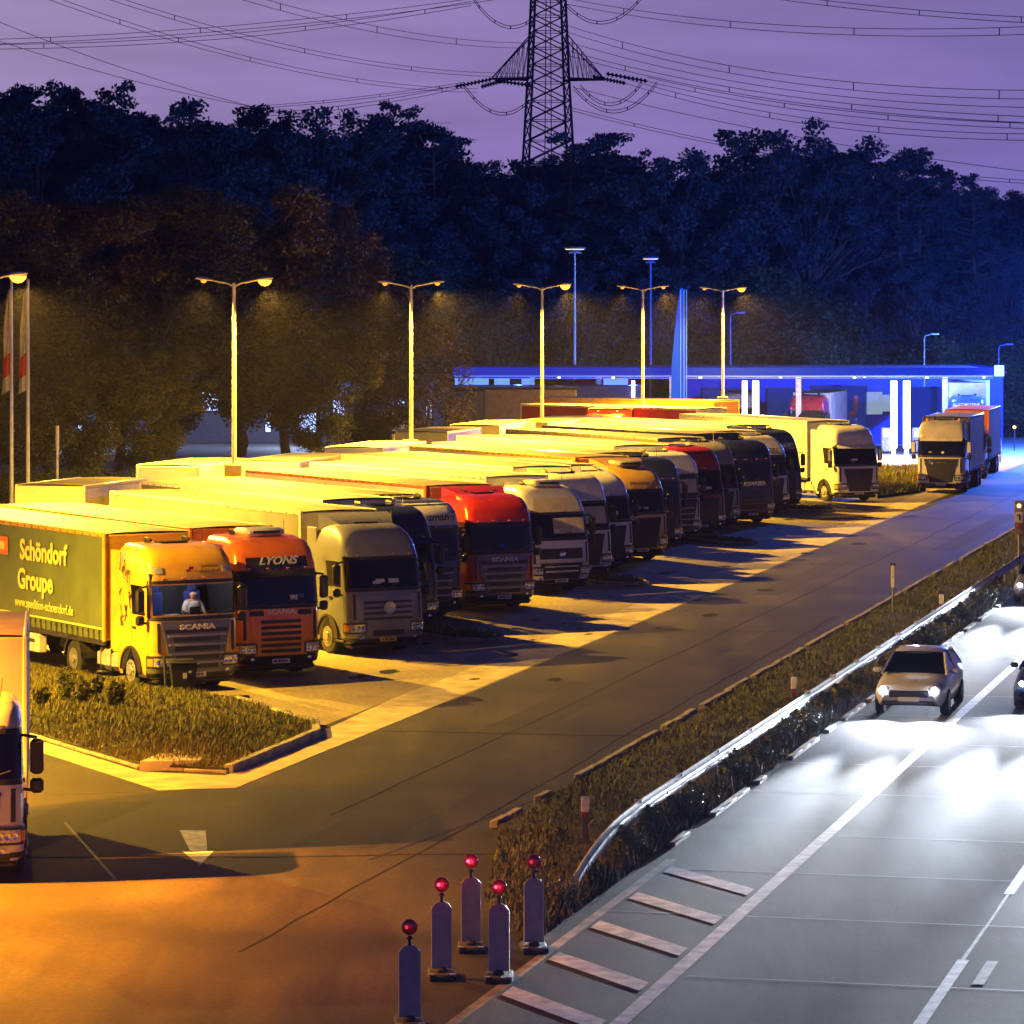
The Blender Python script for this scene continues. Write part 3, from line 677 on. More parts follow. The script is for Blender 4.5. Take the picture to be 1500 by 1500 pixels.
    if rigid:
        for yy in ([2.5+rigid-2.0] if rigid < 6.5 else [2.5+rigid-2.6, 2.5+rigid-1.25]):
            for s in (-1, 1): wheel(t, 1.25, yy, s, True)
        tro = trailer(t, 2.65, rigid, tr[0], tr[1], tr[2], ztop, wheels=False, straps=straps, studs=False, sub=sub)
    else:
        for s in (-1, 1):
            wheel(t, 1.25, 5.15, s, True)
            fd = MB().use(dark)
            for a_i in range(10):
                q0, q1 = [k_*math.pi/10 for k_ in (a_i, a_i+1)]
                fd.add([(s*x, 5.15+.58*math.cos(q), .55+.58*math.sin(q)) for q in (q0, q1) for x in (.7, 1.27)], [(0, 1, 3, 2)])
                fd.add([(s*1.27, 5.15+r1*math.cos(q), .55+r1*math.sin(q)) for q in (q0, q1) for r1 in (.54, .60)], [(0, 1, 3, 2)])
            fd.build('mudguard', t)
        tro = trailer(t, 3.05, tl, tr[0], tr[1], tr[2], ztop, straps=straps, sub=sub)
    if beacon:
        bc = MB()
        for s in (-1, 1): bc.use(amber).lathe([(.07, 0), (.07, .1), (.04, .15)], 12, 'z', (s*.85, top[1]+.1, top[0]-.02))
        bc.build('roof_beacon', t)
    ant = MB().use(black); ant.tube([(.8, top[1]+.1, top[0]-.1), (.86, top[1]+.25, top[0]+.35)], .008, 4); ant.build('aerial', t)
    for s in (-1, 1): hn = MB().use(black); hn.lathe([(.03, 0), (.05, .05), (.09, .3)], 8, 'y', (s*.55, top[1]+.35, top[0]+.07)); hn.build('horn', t)
    for (s_, size, z, m, kw) in text_list:
        y = c.pt(0, z)[1]-kw.pop('off', .05); x = kw.pop('x', 0)
        text('lettering', s_, size, m, t, (x, y, z), **kw)
    return t, c, tro
C_ = lambda n, *c, **k: paint(n, c, **k)
yel = C_('yellow', .72, .40, .02); orange = C_('orange', .75, .17, .015); silver = C_('silver', .16, .17, .24, rough=.35); navy = C_('navy', .012, .018, .075)
whitep = C_('white', .66, .66, .66); red = C_('red', .62, .03, .015); gold = C_('gold', .60, .36, .06); darkb = C_('dark_blue', .03, .045, .10); wine = C_('wine', .22, .01, .015)
greyp = C_('grey', .22, .22, .24); blackp = C_('black', .02, .02, .03); greenp = C_('green', .33, .42, .07); cream = C_('cream', .62, .55, .38); dgrey = C_('graphite', .12, .12, .14)
t_green = tarp('green', (.12, .16, .04)); t_white = tarp('white', (.62, .61, .58)); t_roof = tarp('roof_white', (.29, .28, .26), .4); t_grey = tarp('grey', (.13, .135, .15)); t_cream = tarp('cream', (.6, .52, .36))
t_roof2 = tarp('roof_grey', (.20, .185, .15), .35); t_blue = tarp('blue', (.05, .07, .2)); t_red = tarp('red', (.35, .03, .02)); t_yel = tarp('yellow', (.68, .40, .04)); t_or = tarp('orange', (.55, .16, .03)); t_roof3 = tarp('roof_cream', (.32, .275, .18), .3)
t_pink = tarp('pink', (.42, .30, .34))
let_w = mat('letter_white', (.78, .77, .74), .4, var=.05); let_y = mat('letter_yellow', (.80, .72, .16), .5, var=.05); let_d = mat('letter_dark', (.03, .04, .06), .4); let_r = mat('letter_red', (.5, .02, .02), .4)
G1 = 'lorries parked nose out in the front row of bays'
RZ = R(30.3)
bold = dict(bold=.006, sx=1.35)
FR = [
 # corner px, base row, label, kwargs
 (352, 1010, 'yellow truck with a dark green lettered curtain side and an opened lit windscreen', dict(sty='box', col=yel, low=dgrey, grille=dgrey, tr=(t_green, t_roof, yel), hole=True, glass_m='clear', straps=True, text_list=[('SCANIA', .19, 1.70, let_w, dict(bold=.006, sx=1.5, off=.06)), ('Spedition\nSchöndorf', .13, 3.20, let_d, dict(x=.22, off=.03, align='LEFT', bold=.0))])),
 (472, 990, 'orange truck with a LYONS name panel and white roof pod', dict(sty='box', col=orange, low=blackp, grille=orange, gstyle='slots', visor=blackp, band=blackp, ac=whitep, tr=(t_cream, t_roof3, t_or), text_list=[('SCANIA', .17, 1.80, let_w, dict(bold=.004, sx=1.4, off=.06)), ('LYONS', .30, 3.16, let_w, dict(shear=.3, bold=.008, off=.05, sx=1.2))])),
 (625, 957, 'silver grey truck with a star badge and grey box trailer', dict(sty='round', col=silver, grille=silver, gstyle='star', plate=plate_y, deflector=silver, tr=(t_grey, t_roof2, cream), ztop=4.02)),
 (646, 926, 'navy blue truck squeezed beside the silver grey truck', dict(sty='tall', col=navy, grille=navy, gstyle='trap', visor=navy, tr=(t_grey, t_roof, whitep))),
 (681, 906, 'dark cab with white lettered roof, left neighbour of the red cab', dict(sty='box', col=darkb, low=blackp, grille=darkb, tr=(t_white, t_roof, whitep), roofpaint=whitep, text_list=[('usmann', .34, 3.26, let_d, dict(x=.42, off=.055, bold=.008, sx=1.1))])),
 (787, 893, 'bright red truck with a red roof deflector', dict(sty='box', col=red, low=dgrey, grille=dgrey, deflector=red, tr=(t_white, t_roof, t_or), text_list=[('SCANIA', .19, 1.70, let_w, dict(bold=.006, sx=1.5, off=.06))])),
 (868, 868, 'white truck with two black grille openings, right of the red cab', dict(sty='round', col=whitep, gstyle='volvo', visor=None, tr=(t_white, t_roof, whitep), ac=whitep, namep=True)),
 (900, 849, 'white truck with a tapered dark grille, second to the right of the red cab', dict(sty='tall', col=whitep, gstyle='trap', tr=(t_white, t_roof2, whitep), deflector=whitep)),
 (932, 836, 'white over black truck tight on the left of the golden cab', dict(sty='round', col=whitep, low=blackp, gstyle='trap', tr=(t_grey, t_roof, whitep), deflector=whitep)),
 (982, 822, 'golden yellow truck with a large black grille', dict(sty='round', col=gold, gstyle='trap', ac=t_roof, tr=(t_white, t_roof, yel), plate=plate_m, deflector=gold, text_list=[('SPEDITION', .15, 3.05, let_d, dict(off=.07, bold=.004, sx=1.2))])),
 (1003, 807, 'dark blue truck tight on the right of the golden cab', dict(sty='box', col=darkb, gstyle='slots', tr=(t_grey, t_roof, greyp))),
 (1030, 795, 'white truck standing on the left of the wine red cab', dict(sty='box', col=whitep, low=greyp, gstyle='bars', tr=(t_white, t_roof, whitep))),
 (1066, 785, 'dark truck with a wine red roof', dict(sty='tall', col=wine, low=blackp, gstyle='trap', tr=(t_white, t_roof, t_red), lowdark=True)),
 (1087, 775, 'grey truck between the wine red cab and the navy cab', dict(sty='tall', col=greyp, gstyle='trap', tr=(t_grey, t_roof, greyp))),
 (1137, 767, 'navy truck with a white name above its grille', dict(sty='box', col=navy, gstyle='slots', grille=navy, tr=(t_blue, t_roof3, navy), text_list=[('LIESHABER', .25, 1.84, let_w, dict(off=.06, bold=.006, sx=1.15))])),
 (1160, 753, 'white cabbed truck with dark lettering over its windscreen', dict(sty='round', col=whitep, low=darkb, gstyle='trap', tr=(t_white, t_roof, whitep), text_list=[('CENTISTIRA', .24, 3.06, let_d, dict(off=.11, bold=.004))])),
 (1178, 745, 'dark blue truck with a pale name band, left neighbour of the last white truck', dict(sty='tall', col=darkb, gstyle='trap', tr=(t_white, t_roof, whitep), band=greyp, text_list=[('PLANTRANS', .24, 3.08, let_w, dict(off=.06, bold=.004))])),
 (1290, 735, 'white truck with a tall dark grille, last and farthest of the front row', dict(sty='tall', col=whitep, gstyle='trap', tr=(t_white, t_roof, whitep), visor=whitep, rz=R(26))),
]
clear = bpy.data.materials.new('clear_glass'); clear.use_nodes = True
_p = clear.node_tree.nodes['Principled BSDF']; _p.inputs['Base Color'].default_value = (.85, .88, .92, 1); _p.inputs['Transmission Weight'].default_value = 1; _p.inputs['Roughness'].default_value = .01; _p.inputs['IOR'].default_value = 1.02
TRK = []
RV = [4.0, 3.93, 4.02, 4.0, 3.86, 4.02, 3.98, 4.05, 3.9, 4.0, 3.92, 4.03, 3.88, 4.0, 4.05, 3.9, 4.02, 4.03]
RC = [t_roof, t_roof3, t_roof2, t_roof, t_roof2, t_roof3, t_roof, t_roof2, t_roof, t_roof3, t_roof2, t_roof, t_roof2, t_roof, t_roof3, t_roof2, t_roof, t_roof]
for i, (xr, by, lab, kw) in enumerate(FR):
    kw = dict(kw); kw['ztop'] = RV[i]; kw['tr'] = (kw['tr'][0], RC[i], kw['tr'][2]); rz = kw.pop('rz', RZ); g_ = G(xr, by); o = g_-Vector((math.cos(rz), math.sin(rz), 0))*1.25
    kw.pop('lowdark', 0); rp = kw.pop('roofpaint', None); npn = kw.pop('namep', None)
    if kw.get('glass_m') == 'clear': kw['glass_m'] = clear
    if rp: pass
    T = truck(o, rz, lab, group=G1, **kw); TRK.append(T)
    if rp:
        pb = MB().use(rp); c = T[1]; c.patch(pb, 3.0, 3.60, -1.55, 1.55, .015, 20, 4); c.patch(pb, 3.60, 3.78, -1.1, 1.1, .015, 12, 2); pb.build('roof_panel', T[0])
    if i in (6, 7, 11):
        cb = MB().use(t_cream); c = T[1]; W_ = c.P; c.patch(cb, W_['wl']+.14, W_['wh']-.12, -.25, 1.02, .017, 12, 3); cb.build('cab_curtain', T[0])
    if npn:
        pb = MB().use(cream); T[1].patch(pb, 2.84, 3.34, (-.95, -.85), (.95, .85), .018, 12, 3); pb.build('name_panel', T[0])
# --- the yellow truck: curtain lettering, flank drawing, windscreen interior
T0, c0_, tr0 = TRK[0]
rot_side = (R(90), 0, R(-90))
for s_, sz, y, z, b_ in (('Schöndorf', .78, 5.6, 3.24, .022), ('Groupe', .78, 6.15, 2.42, .022), ('www.spedition-schoendorf.de', .36, 5.55, 1.78, .004)):
    text('lettering', s_, sz, let_y, T0, (-1.31, y+1.5, z), rot=rot_side, bold=b_, sx=1.0 if 'www' not in s_ else .92)
lg = MB().use(mat('logo_orange', (.75, .20, .02), .5)); lg.box(-1.305, 10.1, 3.3, .012, 1.0, .5, 0); lg.use(let_y); lg.box(-1.312, 10.1, 3.3, .012, .5, .22); lg.build('logo', T0)
hb = MB().use(let_y)
hb.box(-1.302, 9.8, 1.46, .01, 13.3, .05); hb.build('curtain_stripe', T0)
rs2 = random.Random(5); fl = MB().use(let_d)
for i in range(16):
    y, z = 1.35+rs2.uniform(0, .75), rs2.uniform(1.7, 3.3); pts = [(-1.262, y, z)]
    for k in range(4): y += rs2.uniform(-.10, .10); z += rs2.uniform(-.20, .16); pts.append((-1.262, y, z))
    fl.tube(pts, .014, 4)
fl.build('side_drawing', T0)
lg = MB().use(let_r); yb_ = c0_.pt(-.2, 3.2)[1]-.02; lg.box(-.05, yb_, 3.22, .13, .01, .07, rz=0); lg.box(-.13, yb_, 3.15, .13, .01, .07); lg.build('roof_badge', T0)
for s in (-1, 1):
    hl = MB().use(lampglass); a_, b_ = sorted((s*.86, s*1.12)); c0_.patch(hl, 3.10, 3.26, a_, b_, .02, 4, 1); hl.build('spotlight', T0)
sbx = MB().use(white_paint); sbx.box(-1.14, 8.6, .72, .26, 2.2, .52, .03); sbx.use(let_d); sbx.box(-1.274, 8.0, .78, .004, .5, .10); sbx.build('side_locker', T0)
# interior
mi = MB().use(mat('cab_lining', (.035, .04, .06), .7)); mi.box(0, 1.95, 2.2, 2.2, .06, 2.2); mi.box(0, 1.1, 1.30, 2.3, 1.7, .05); mi.box(0, 1.1, 3.0, 2.2, 1.6, .05)
for s in (-1, 1): mi.box(s*1.19, 1.1, 2.2, .03, 1.6, 1.8)
mi.use(black).box(0, .48, 1.86, 2.1, .45, .22, .06)
mi.build('cab_lining', T0)
st = MB().use(mat('seat_blue', (.03, .05, .28), .8))
for x in (-.55, .55): st.box(x, 1.25, 1.60, .52, .5, .16, .05); st.box(x, 1.52, 2.1, .50, .16, .85, .06); st.box(x, 1.52, 2.6, .28, .12, .22, .05)
st.build('seat', T0)
def on_dash(name, mb, label, cat, loc):
    o = mb.build(name); o.location = T0.matrix_world @ Vector(loc) if False else (Matrix.Translation(T0.location) @ Matrix.Rotation(RZ, 4, 'Z') @ Vector(loc)); o.rotation_euler = (0, 0, RZ); tag(o, label, cat)
m = MB().use(black); m.box(0, 0, .12, .30, .04, .2, .01); m.box(0, 0, .02, .05, .05, .04); on_dash('navigation_screen', m, 'small black screen on the dashboard of the yellow truck', 'screen', (.10, .34, 1.975))
m = MB().use(let_w); m.box(0, 0, .012, .42, .22, .02, .004); m.box(.05, .01, .03, .36, .2, .012, .003); on_dash('paper_stack', m, 'white papers lying on the dashboard of the yellow truck', 'papers', (-.55, .46, 1.975))
m = MB().use(let_w); m.lathe([(.03, 0), (.042, .10), (.044, .10), (.03, .01)], 14); on_dash('paper_cup', m, 'white cup on the dashboard of the yellow truck', 'cup', (-.22, .40, 1.975))
# driver in the lit cab
skin = mat('skin', (.55, .30, .22), .5, var=.1); shirt = mat('shirt_white', (.66, .64, .68), .8, var=.1)
def person(loc, rz, label):
    V = [(0, 0, 0), (0, -.02, .22), (0, 0, .44), (0, -.01, .56), (0, -.03, .66), (0, -.05, .76),
         (.18, 0, .48), (.27, -.06, .26), (.24, -.30, .20), (-.18, 0, .48), (-.27, -.06, .26), (-.22, -.30, .22), (.11, -.12, -.02), (.13, -.42, .0), (-.11, -.12, -.02), (-.13, -.42, .0), (.13, -.46, -.38), (-.13, -.46, -.38), (.23, -.38, .2), (-.21, -.38, .22)]
    E = [(0, 1), (1, 2), (2, 3), (3, 4), (4, 5), (2, 6), (6, 7), (7, 8), (2, 9), (9, 10), (10, 11), (0, 12), (12, 13), (0, 14), (14, 15), (13, 16), (15, 17), (8, 18), (11, 19)]
    rad = [.16, .155, .15, .06, .095, .075, .085, .055, .035, .085, .055, .035, .10, .075, .10, .075, .05, .05, .04, .04]
    me = bpy.data.meshes.new('person'); me.from_pydata(V, E, []); me.materials.append(skin)
    o = link('person', me, None, loc, (0, 0, rz)); sk = o.modifiers.new('skin', 'SKIN')
    for i, v in enumerate(me.skin_vertices[0].data): v.radius = (rad[i], rad[i]); v.use_root = (i == 0)
    o.modifiers.new('sub', 'SUBSURF').levels = 2; o.modifiers[-1].render_levels = 2
    tag(o, label, 'person')
    sh = MB().use(shirt); sh.lathe([(.17, -.02), (.185, .10), (.19, .25), (.205, .40), (.17, .48), (.08, .53)], 18); s = sh.build('shirt', o); s.scale = (1.12, .86, 1)
    for sd in (-1, 1):
        sl = MB().use(shirt); sl.tube([(sd*.15, 0, .47), (sd*.24, -.03, .36), (sd*.275, -.07, .25)], .095, 10, .07); sl.build('sleeve', o)
    fc = MB().use(let_d)
    for sd in (-1, 1): fc.lathe([(.013, 0), (.008, -.008)], 8, 'y', (sd*.033, -.135, .705))
    fc.build('eye', o)
    fc = MB().use(skin); fc.tube([(0, -.125, .70), (0, -.155, .675)], .012, 6, .018)
    for sd in (-1, 1): fc.box(sd*.098, -.03, .69, .02, .05, .07, .01)
    fc.build('nose', o); return o
pp = Matrix.Translation(T0.location) @ Matrix.Rotation(RZ, 4, 'Z') @ Vector((.42, 1.18, 1.76))
person(pp, RZ, 'bald driver in a white shirt sitting behind the windscreen of the yellow truck')
cl = lamp('cab_light', 'POINT', (0, .95, 2.92), 24, (1.0, .92, .82), T0, .08)
cm = MB().use(emis('cab_lamp_glow', (.8, .9, 1), 6)); cm.box(0, .95, 2.965, .3, .1, .02); cm.build('cab_lamp', T0)

# second row, facing the camera along the road
G2 = 'lorries parked in the rear rows of bays'
def rear(pxc, s, lab, rz=-PHI, zt=4.0, **kw):
    Y = F/s; X = (pxc-750)/s; d = Vector((-math.sin(rz), math.cos(rz), 0)); o = Vector((X, Y, 0))-d*2.65
    return truck(o, rz, lab, group=G2, ztop=zt, **kw)
rear(73, 43.6, 'dark cabbed box lorry with a tan roof, leftmost of the rear rows', rz=R(-17), sty='low', col=blackp, visor=blackp, sunv=cream, gstyle='trap', rigid=5.4, tr=(t_cream, t_roof3, cream), sub='side_panel')
rear(246, 38.9, 'white box lorry behind the first lamp post', sty='low', col=whitep, gstyle='trap', rigid=6.6, tr=(t_white, t_roof, whitep), ac=whitep, sub='side_panel')
rear(392, 37.9, 'cream box lorry between the first and second lamp posts', sty='low', col=dgrey, gstyle='trap', rigid=7.2, tr=(t_cream, t_roof, cream), sub='side_panel')
rear(518, 34.7, 'white roofed box lorry left of the second lamp post', sty='low', col=silver, gstyle='trap', rigid=7.0, tr=(t_white, t_roof, whitep), sub='side_panel')
rear(617, 31.0, 'tan box lorry with a yellow striped side behind the second lamp post', sty='low', col=greyp, gstyle='trap', rigid=6.5, tr=(t_yel, t_roof3, dgrey), sub='side_panel')
rear(695, 29.4, 'cream box lorry with a ribbed front, left of the third lamp post', sty='low', col=cream, gstyle='trap', rigid=7.5, tr=(t_cream, t_roof3, cream), sub='side_panel')
rear(796, 28.4, 'white box lorry right behind the third lamp post', sty='low', col=whitep, gstyle='trap', rigid=8.0, tr=(t_white, t_roof, whitep), ac=whitep, sub='side_panel')
rear(542, 25.6, 'yellow green lorry with a dark windscreen far back beneath the trees', rz=R(-8), sty='tall', col=greenp, gstyle='trap', rigid=7.0, tr=(t_white, t_roof2, dgrey), zt=3.9, text_list=[('Thermotrans', .34, 1.5, let_d, dict(off=.06, bold=.004))], sub='side_panel')
rear(893, 26.0, 'lorry with a dull red cab between the third and fourth lamp posts', sty='tall', col=red, gstyle='trap', rigid=8.0, tr=(t_yel, t_roof, yel), zt=4.1, sub='side_panel')
o = Vector(G(1126, 700)); o = Vector(((1126-750)/25.3, F/25.3, 0)); truck(o, R(50), 'long golden box trailer lorry between the fourth and fifth lamp posts', group=G2, sty='low', col=yel, gstyle='trap', tr=(t_yel, t_roof, yel), ztop=4.35)
o = Vector(((1020-750)/26.6, F/26.6, 0)); truck(o+Vector((3.2, 0, 0)), R(46), 'lorry with a dark red trailer side right of the fourth lamp post', group=G2, sty='low', col=blackp, gstyle='trap', tr=(t_red, t_roof, t_white), ztop=4.2)
# trucks on the through lane and at the filling station
gm = G(1378, 722); MAN = truck(gm, -R(13), 'white cab lorry with a pale blue box side waiting in the through lane', 'waiting_truck', sty='box', col=C_('pearl', .60, .56, .52), low=C_('pearl', .60, .56, .52), gstyle='trap', visor=whitep, rigid=7.4, tr=(t_white, t_roof2, dgrey), ztop=3.95, sub='side_panel', beacon=True)
lb = MB().use(black); MAN[1].patch(lb, 1.42, 1.80, (-.82, -.9), (.82, .9), .05, 12, 2); lb.build('badge_panel', MAN[0])
lb = MB().use(chrome); yb_ = MAN[1].pt(0, 1.6)[1]-.07; lb.lathe([(.11, 0), (.13, -.01), (.13, .02), (.10, .02)], 18, 'y', (-.55, yb_+.02, 1.6)); lb.box(.05, yb_, 1.6, .5, .01, .035); lb.build('badge', MAN[0])
truck(Vector(((1410-750)/25.7, 210, 0)), -R(12), 'orange fronted container lorry with a pink grey side behind the white cab lorry', 'waiting_truck', sty='low', col=orange, gstyle='trap', rigid=8.5, tr=(t_pink, t_or, t_or), ztop=3.9, sub='side_panel')
gb = Vector(((1415-750)/22.2, F/22.2, 0)); truck(gb, -R(9), 'tall blue lorry with a white box under the right end of the canopy', 'waiting_truck', sty='tall', col=C_('royal', .02, .06, .5), gstyle='slots', rigid=7.0, tr=(t_white, t_roof, t_white), ztop=4.75, sub='side_panel', text_list=[('AUTOMOTIVE', .28, 3.3, let_w, dict(off=.08, bold=.004))])
gb = Vector(((1180-750)/22.0, F/22.0, 0)); truck(gb, -R(14), 'red cab lorry refuelling under the canopy behind the front row', 'waiting_truck', sty='tall', col=C_('maroon', .30, .01, .03), gstyle='slots', rigid=7.0, tr=(t_white, t_roof, t_white), ztop=4.0, sub='side_panel')
gb = Vector(((1078-750)/21.5, F/21.5, 0)); truck(gb, -R(6), 'pale tank lorry under the canopy beside the fifth lamp post', 'waiting_truck', sty='tall', col=C_('ice', .6, .68, .72), gstyle='slots', rigid=7.0, tr=(t_white, t_roof, t_white), ztop=3.9, sub='side_panel', text_list=[('OBOS', .36, 3.2, let_d, dict(off=.08, bold=.006))])
# lorry cut by the left edge of the picture
gl = G(36, 1293); rzl = R(7); truck(gl-Vector((math.cos(rzl), math.sin(rzl), 0))*1.26, rzl, 'pale lorry cut off by the left edge, driving out of the side road', 'driving_truck', sty='low', col=C_('sand', .58, .54, .48), gstyle='trap', rigid=5.2, tr=(t_grey, t_roof3, cream), ztop=4.1, sub='side_panel', low=C_('sand', .58, .54, .48))
# ================================================================ STREET LAMPS
pole_m = mat('lamp_pole', (.50, .49, .45), .5, .4, var=.25, scale=3)
head_m = mat('lamp_housing', (.46, .45, .43), .5, .2)
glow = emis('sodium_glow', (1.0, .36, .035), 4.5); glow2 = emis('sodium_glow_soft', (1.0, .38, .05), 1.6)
sign_back = mat('sign_back', (.30, .26, .18), .6, .3, var=.3)
def street_lamp(a, lab, in_view=True, bright=2, sign=True, b=-43.0, power=1.0, tint=None):
    t = thing('street_lamp', Q(a, b), -PHI, lab, 'street lamp', 'double headed sodium lamps between the bay rows')
    p = MB().use(pole_m); p.tube([(0, 0, 0), (0, 0, 4)], .115, 12, .10); p.tube([(0, 0, 4), (0, 0, 10.85)], .095, 12, .06); p.lathe([(.2, 0), (.2, .05), (.13, .12)], 12); p.build('pole', t)
    ar = MB().use(pole_m)
    for s in (-1, 1): ar.tube([(0, 0, 10.72), (s*.25, 0, 10.84), (s*.95, 0, 10.97)], .035, 8)
    ar.build('arm', t)
    for s in (-1, 1):
        h = MB().use(head_m); n = 10; vs = []
        for i in range(9):
            u = i/8; w = .15*math.sin(math.pi*min(1, u*.78+.16)); hh = .10*math.sin(math.pi*min(1, u*.8+.12)); x = s*(.85+.66*u); z = 10.96+.07*u
            for k in range(n): q = 2*math.pi*k/n; vs.append((x, w*math.cos(q), z+(hh if math.sin(q) > 0 else .035)*math.sin(q)))
        fs = [(i*n+k, i*n+(k+1) % n, (i+1)*n+(k+1) % n, (i+1)*n+k) for i in range(8) for k in range(n)]+[tuple(range(n)), tuple(8*n+k for k in range(n))]
        h.add(vs, fs); ho = h.build('lamp_head', t)
        on = glow if (bright == 2 and s > 0) or bright == 3 else glow2; k_ = 2.1 if on is glow else .95  # bright lenses are oversized, their shape standing in for the lamps' bloom
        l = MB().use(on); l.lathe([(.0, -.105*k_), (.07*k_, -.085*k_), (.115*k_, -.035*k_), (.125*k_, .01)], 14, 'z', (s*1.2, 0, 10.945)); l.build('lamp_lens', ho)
        lamp('lamp_light', 'SPOT', (s*1.2, 0, 10.64), LAMP_W*power*(1.35 if s > 0 else .65), tint or SODIUM, t, .08, spot_size=R(138 if tint else 148 if s > 0 or a < 160 else 122), spot_blend=1.0).rotation_euler = (0, -s*R(0 if tint else 22 if s > 0 else 8), 0)
    if sign:
        sg = MB().use(sign_back); sg.box(0, -.14, 3.75, .66, .03, .62, .01); sg.box(0, -.12, 3.75, .70, .02, .66, .01)
        for z in (3.6, 3.9): sg.use(galv).box(0, -.06, z, .24, .16, .04)
        sg.build('sign_plate', t)
    return t
names = ['first double lamp post from the left, the largest, standing behind the yellow truck trailer',
         'second double lamp post from the left, before the autumn birch', 'third double lamp post from the left, in front of the beige wall',
         'fourth double lamp post, left of the blue pylon sign', 'fifth and farthest double lamp post, right of the blue pylon sign']
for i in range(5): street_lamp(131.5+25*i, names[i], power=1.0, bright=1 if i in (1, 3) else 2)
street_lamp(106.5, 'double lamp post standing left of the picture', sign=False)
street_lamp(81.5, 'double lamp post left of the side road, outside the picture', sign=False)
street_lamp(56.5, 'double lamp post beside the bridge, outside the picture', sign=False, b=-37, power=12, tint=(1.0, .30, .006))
# tall single and mast lamps
def mast(px, Yd, ztop, lab, m, w=.9, lit=None, thick=.09, single=False):
    t = thing('light_mast', ((px-750)/F*Yd, Yd, 0), 0, lab, 'light mast')
    p = MB().use(m); p.tube([(0, 0, 0), (0, 0, ztop-.3)], thick*1.3, 10, thick*.7); p.build('pole', t)
    h = MB().use(m)
    if single: h.tube([(0, 0, ztop-.3), (.1, 0, ztop-.1), (.6, 0, ztop)], .04, 8); h.box(.75, 0, ztop, .6, .25, .12, .03)
    else:
        h.lathe([(.08, -.32), (w*.55, -.05), (w*.62, .04), (w*.5, .10), (.05, .14)], 20, 'z', (0, 0, ztop-.1)); h.box(0, 0, ztop-.42, w*.7, .14, .10, .02)
    h.build('lamp_head', t)
    if lit:
        l = MB().use(emis('mast_glow', lit, 3)); l.lathe([(w*.5, 0), (w*.53, .03), (w*.45, .05)], 20, 'z', (0, 0, ztop-.19)); l.build('lamp_lens', t)
bluep = mat('blue_lit_paint', (.16, .20, .50), .5)
mast(842, 262, 14.0, 'tall lamp mast with a flat round head rising behind the third lamp post', pole_m, 1.3, (1, .8, .5))
mast(953, 270, 13.4, 'tall blue lamp mast left of the blue pylon sign', bluep, 1.05, (.3, .45, 1))
mast(1070, 268, 9.3, 'slim blue lamp mast right of the fifth lamp post', bluep, .6, None, .07, True)
mast(1463, 268, 6.9+.1, 'small lamp mast above the right end of the canopy', bluep, .6, None, .06, True)
mast(558, 240, 9.2, 'small blue lamp mast behind the second lamp post', bluep, .6, None, .06, True)
mast(1354, 262, 7.8, 'slim pole with a box over the canopy roof', galv, .5, None, .05, True)
mast(1590, 246, 11.0, 'cool white lamp mast right of the through lane, outside the picture', pole_m, 1.2, (.6, .8, 1)); lamp('wood_tint_light', 'POINT', ((1590-750)/F*246, 245.4, 10.4), 130000, (.05, .16, 1.0), None, .3)  # unseen mast, its light boosted and made deep blue to tint wood and haze
# flagpoles
def flagpole(px, lab, f1, f2):
    Yd = 150; t = thing('flagpole', ((px-750)/F*Yd, Yd, 0), 0, lab, 'flagpole', 'flagpoles at the left edge')
    p = MB().use(mat('flagpole_white', (.55, .58, .54), .4)); p.tube([(0, 0, 0), (0, 0, 11.0)], .09, 10, .05); p.lathe([(.06, 0), (.08, .05), (.0, .1)], 10, 'z', (0, 0, 11)); p.build('pole', t)
    fb = MB(); n = 14; k = 10
    for (z0, z1, m) in ((10.7, 8.1, f1), (8.1, 7.2, f2), (7.2, 6.6, f1)):
        fb.use(m); vs = []
        for i in range(n+1):
            z = z0+(z1-z0)*i/n; sc_ = .5+.5*min(1, (10.8-z)/3.2)
            for j in range(k+1): u = j/k; vs.append((-.03-.34*u*sc_+.03*math.sin(z*2+u*5), .09*math.sin(u*9+z*.9)*(1-.3*u), z-.25*u))
        fb.add(vs, [(i*(k+1)+j, i*(k+1)+j+1, (i+1)*(k+1)+j+1, (i+1)*(k+1)+j) for i in range(n) for j in range(k)])
    f = fb.build('flag', t, smooth=80)
fw = mat('flag_white', (.42, .40, .36), .9, var=.3); fr_ = mat('flag_red', (.45, .02, .03), .9); fg = mat('flag_green', (.10, .22, .14), .9)
flagpole(17, 'left one of the two flagpoles with a limp white and red flag', fw, fr_); flagpole(41, 'right one of the two flagpoles with a limp white and red flag', fw, fr_)
p = MB().use(galv); p.tube([(0, 0, 0), (0, 0, 5.1)], .05, 8); p.use(head_m); p.tube([(0, 0, 4.1), (0, 0, 5.1)], .075, 8)
o = p.build('thin_post'); o.location = ((84-750)/F*150, 150, 0); tag(o, 'thin pale post right of the two flagpoles', 'post')

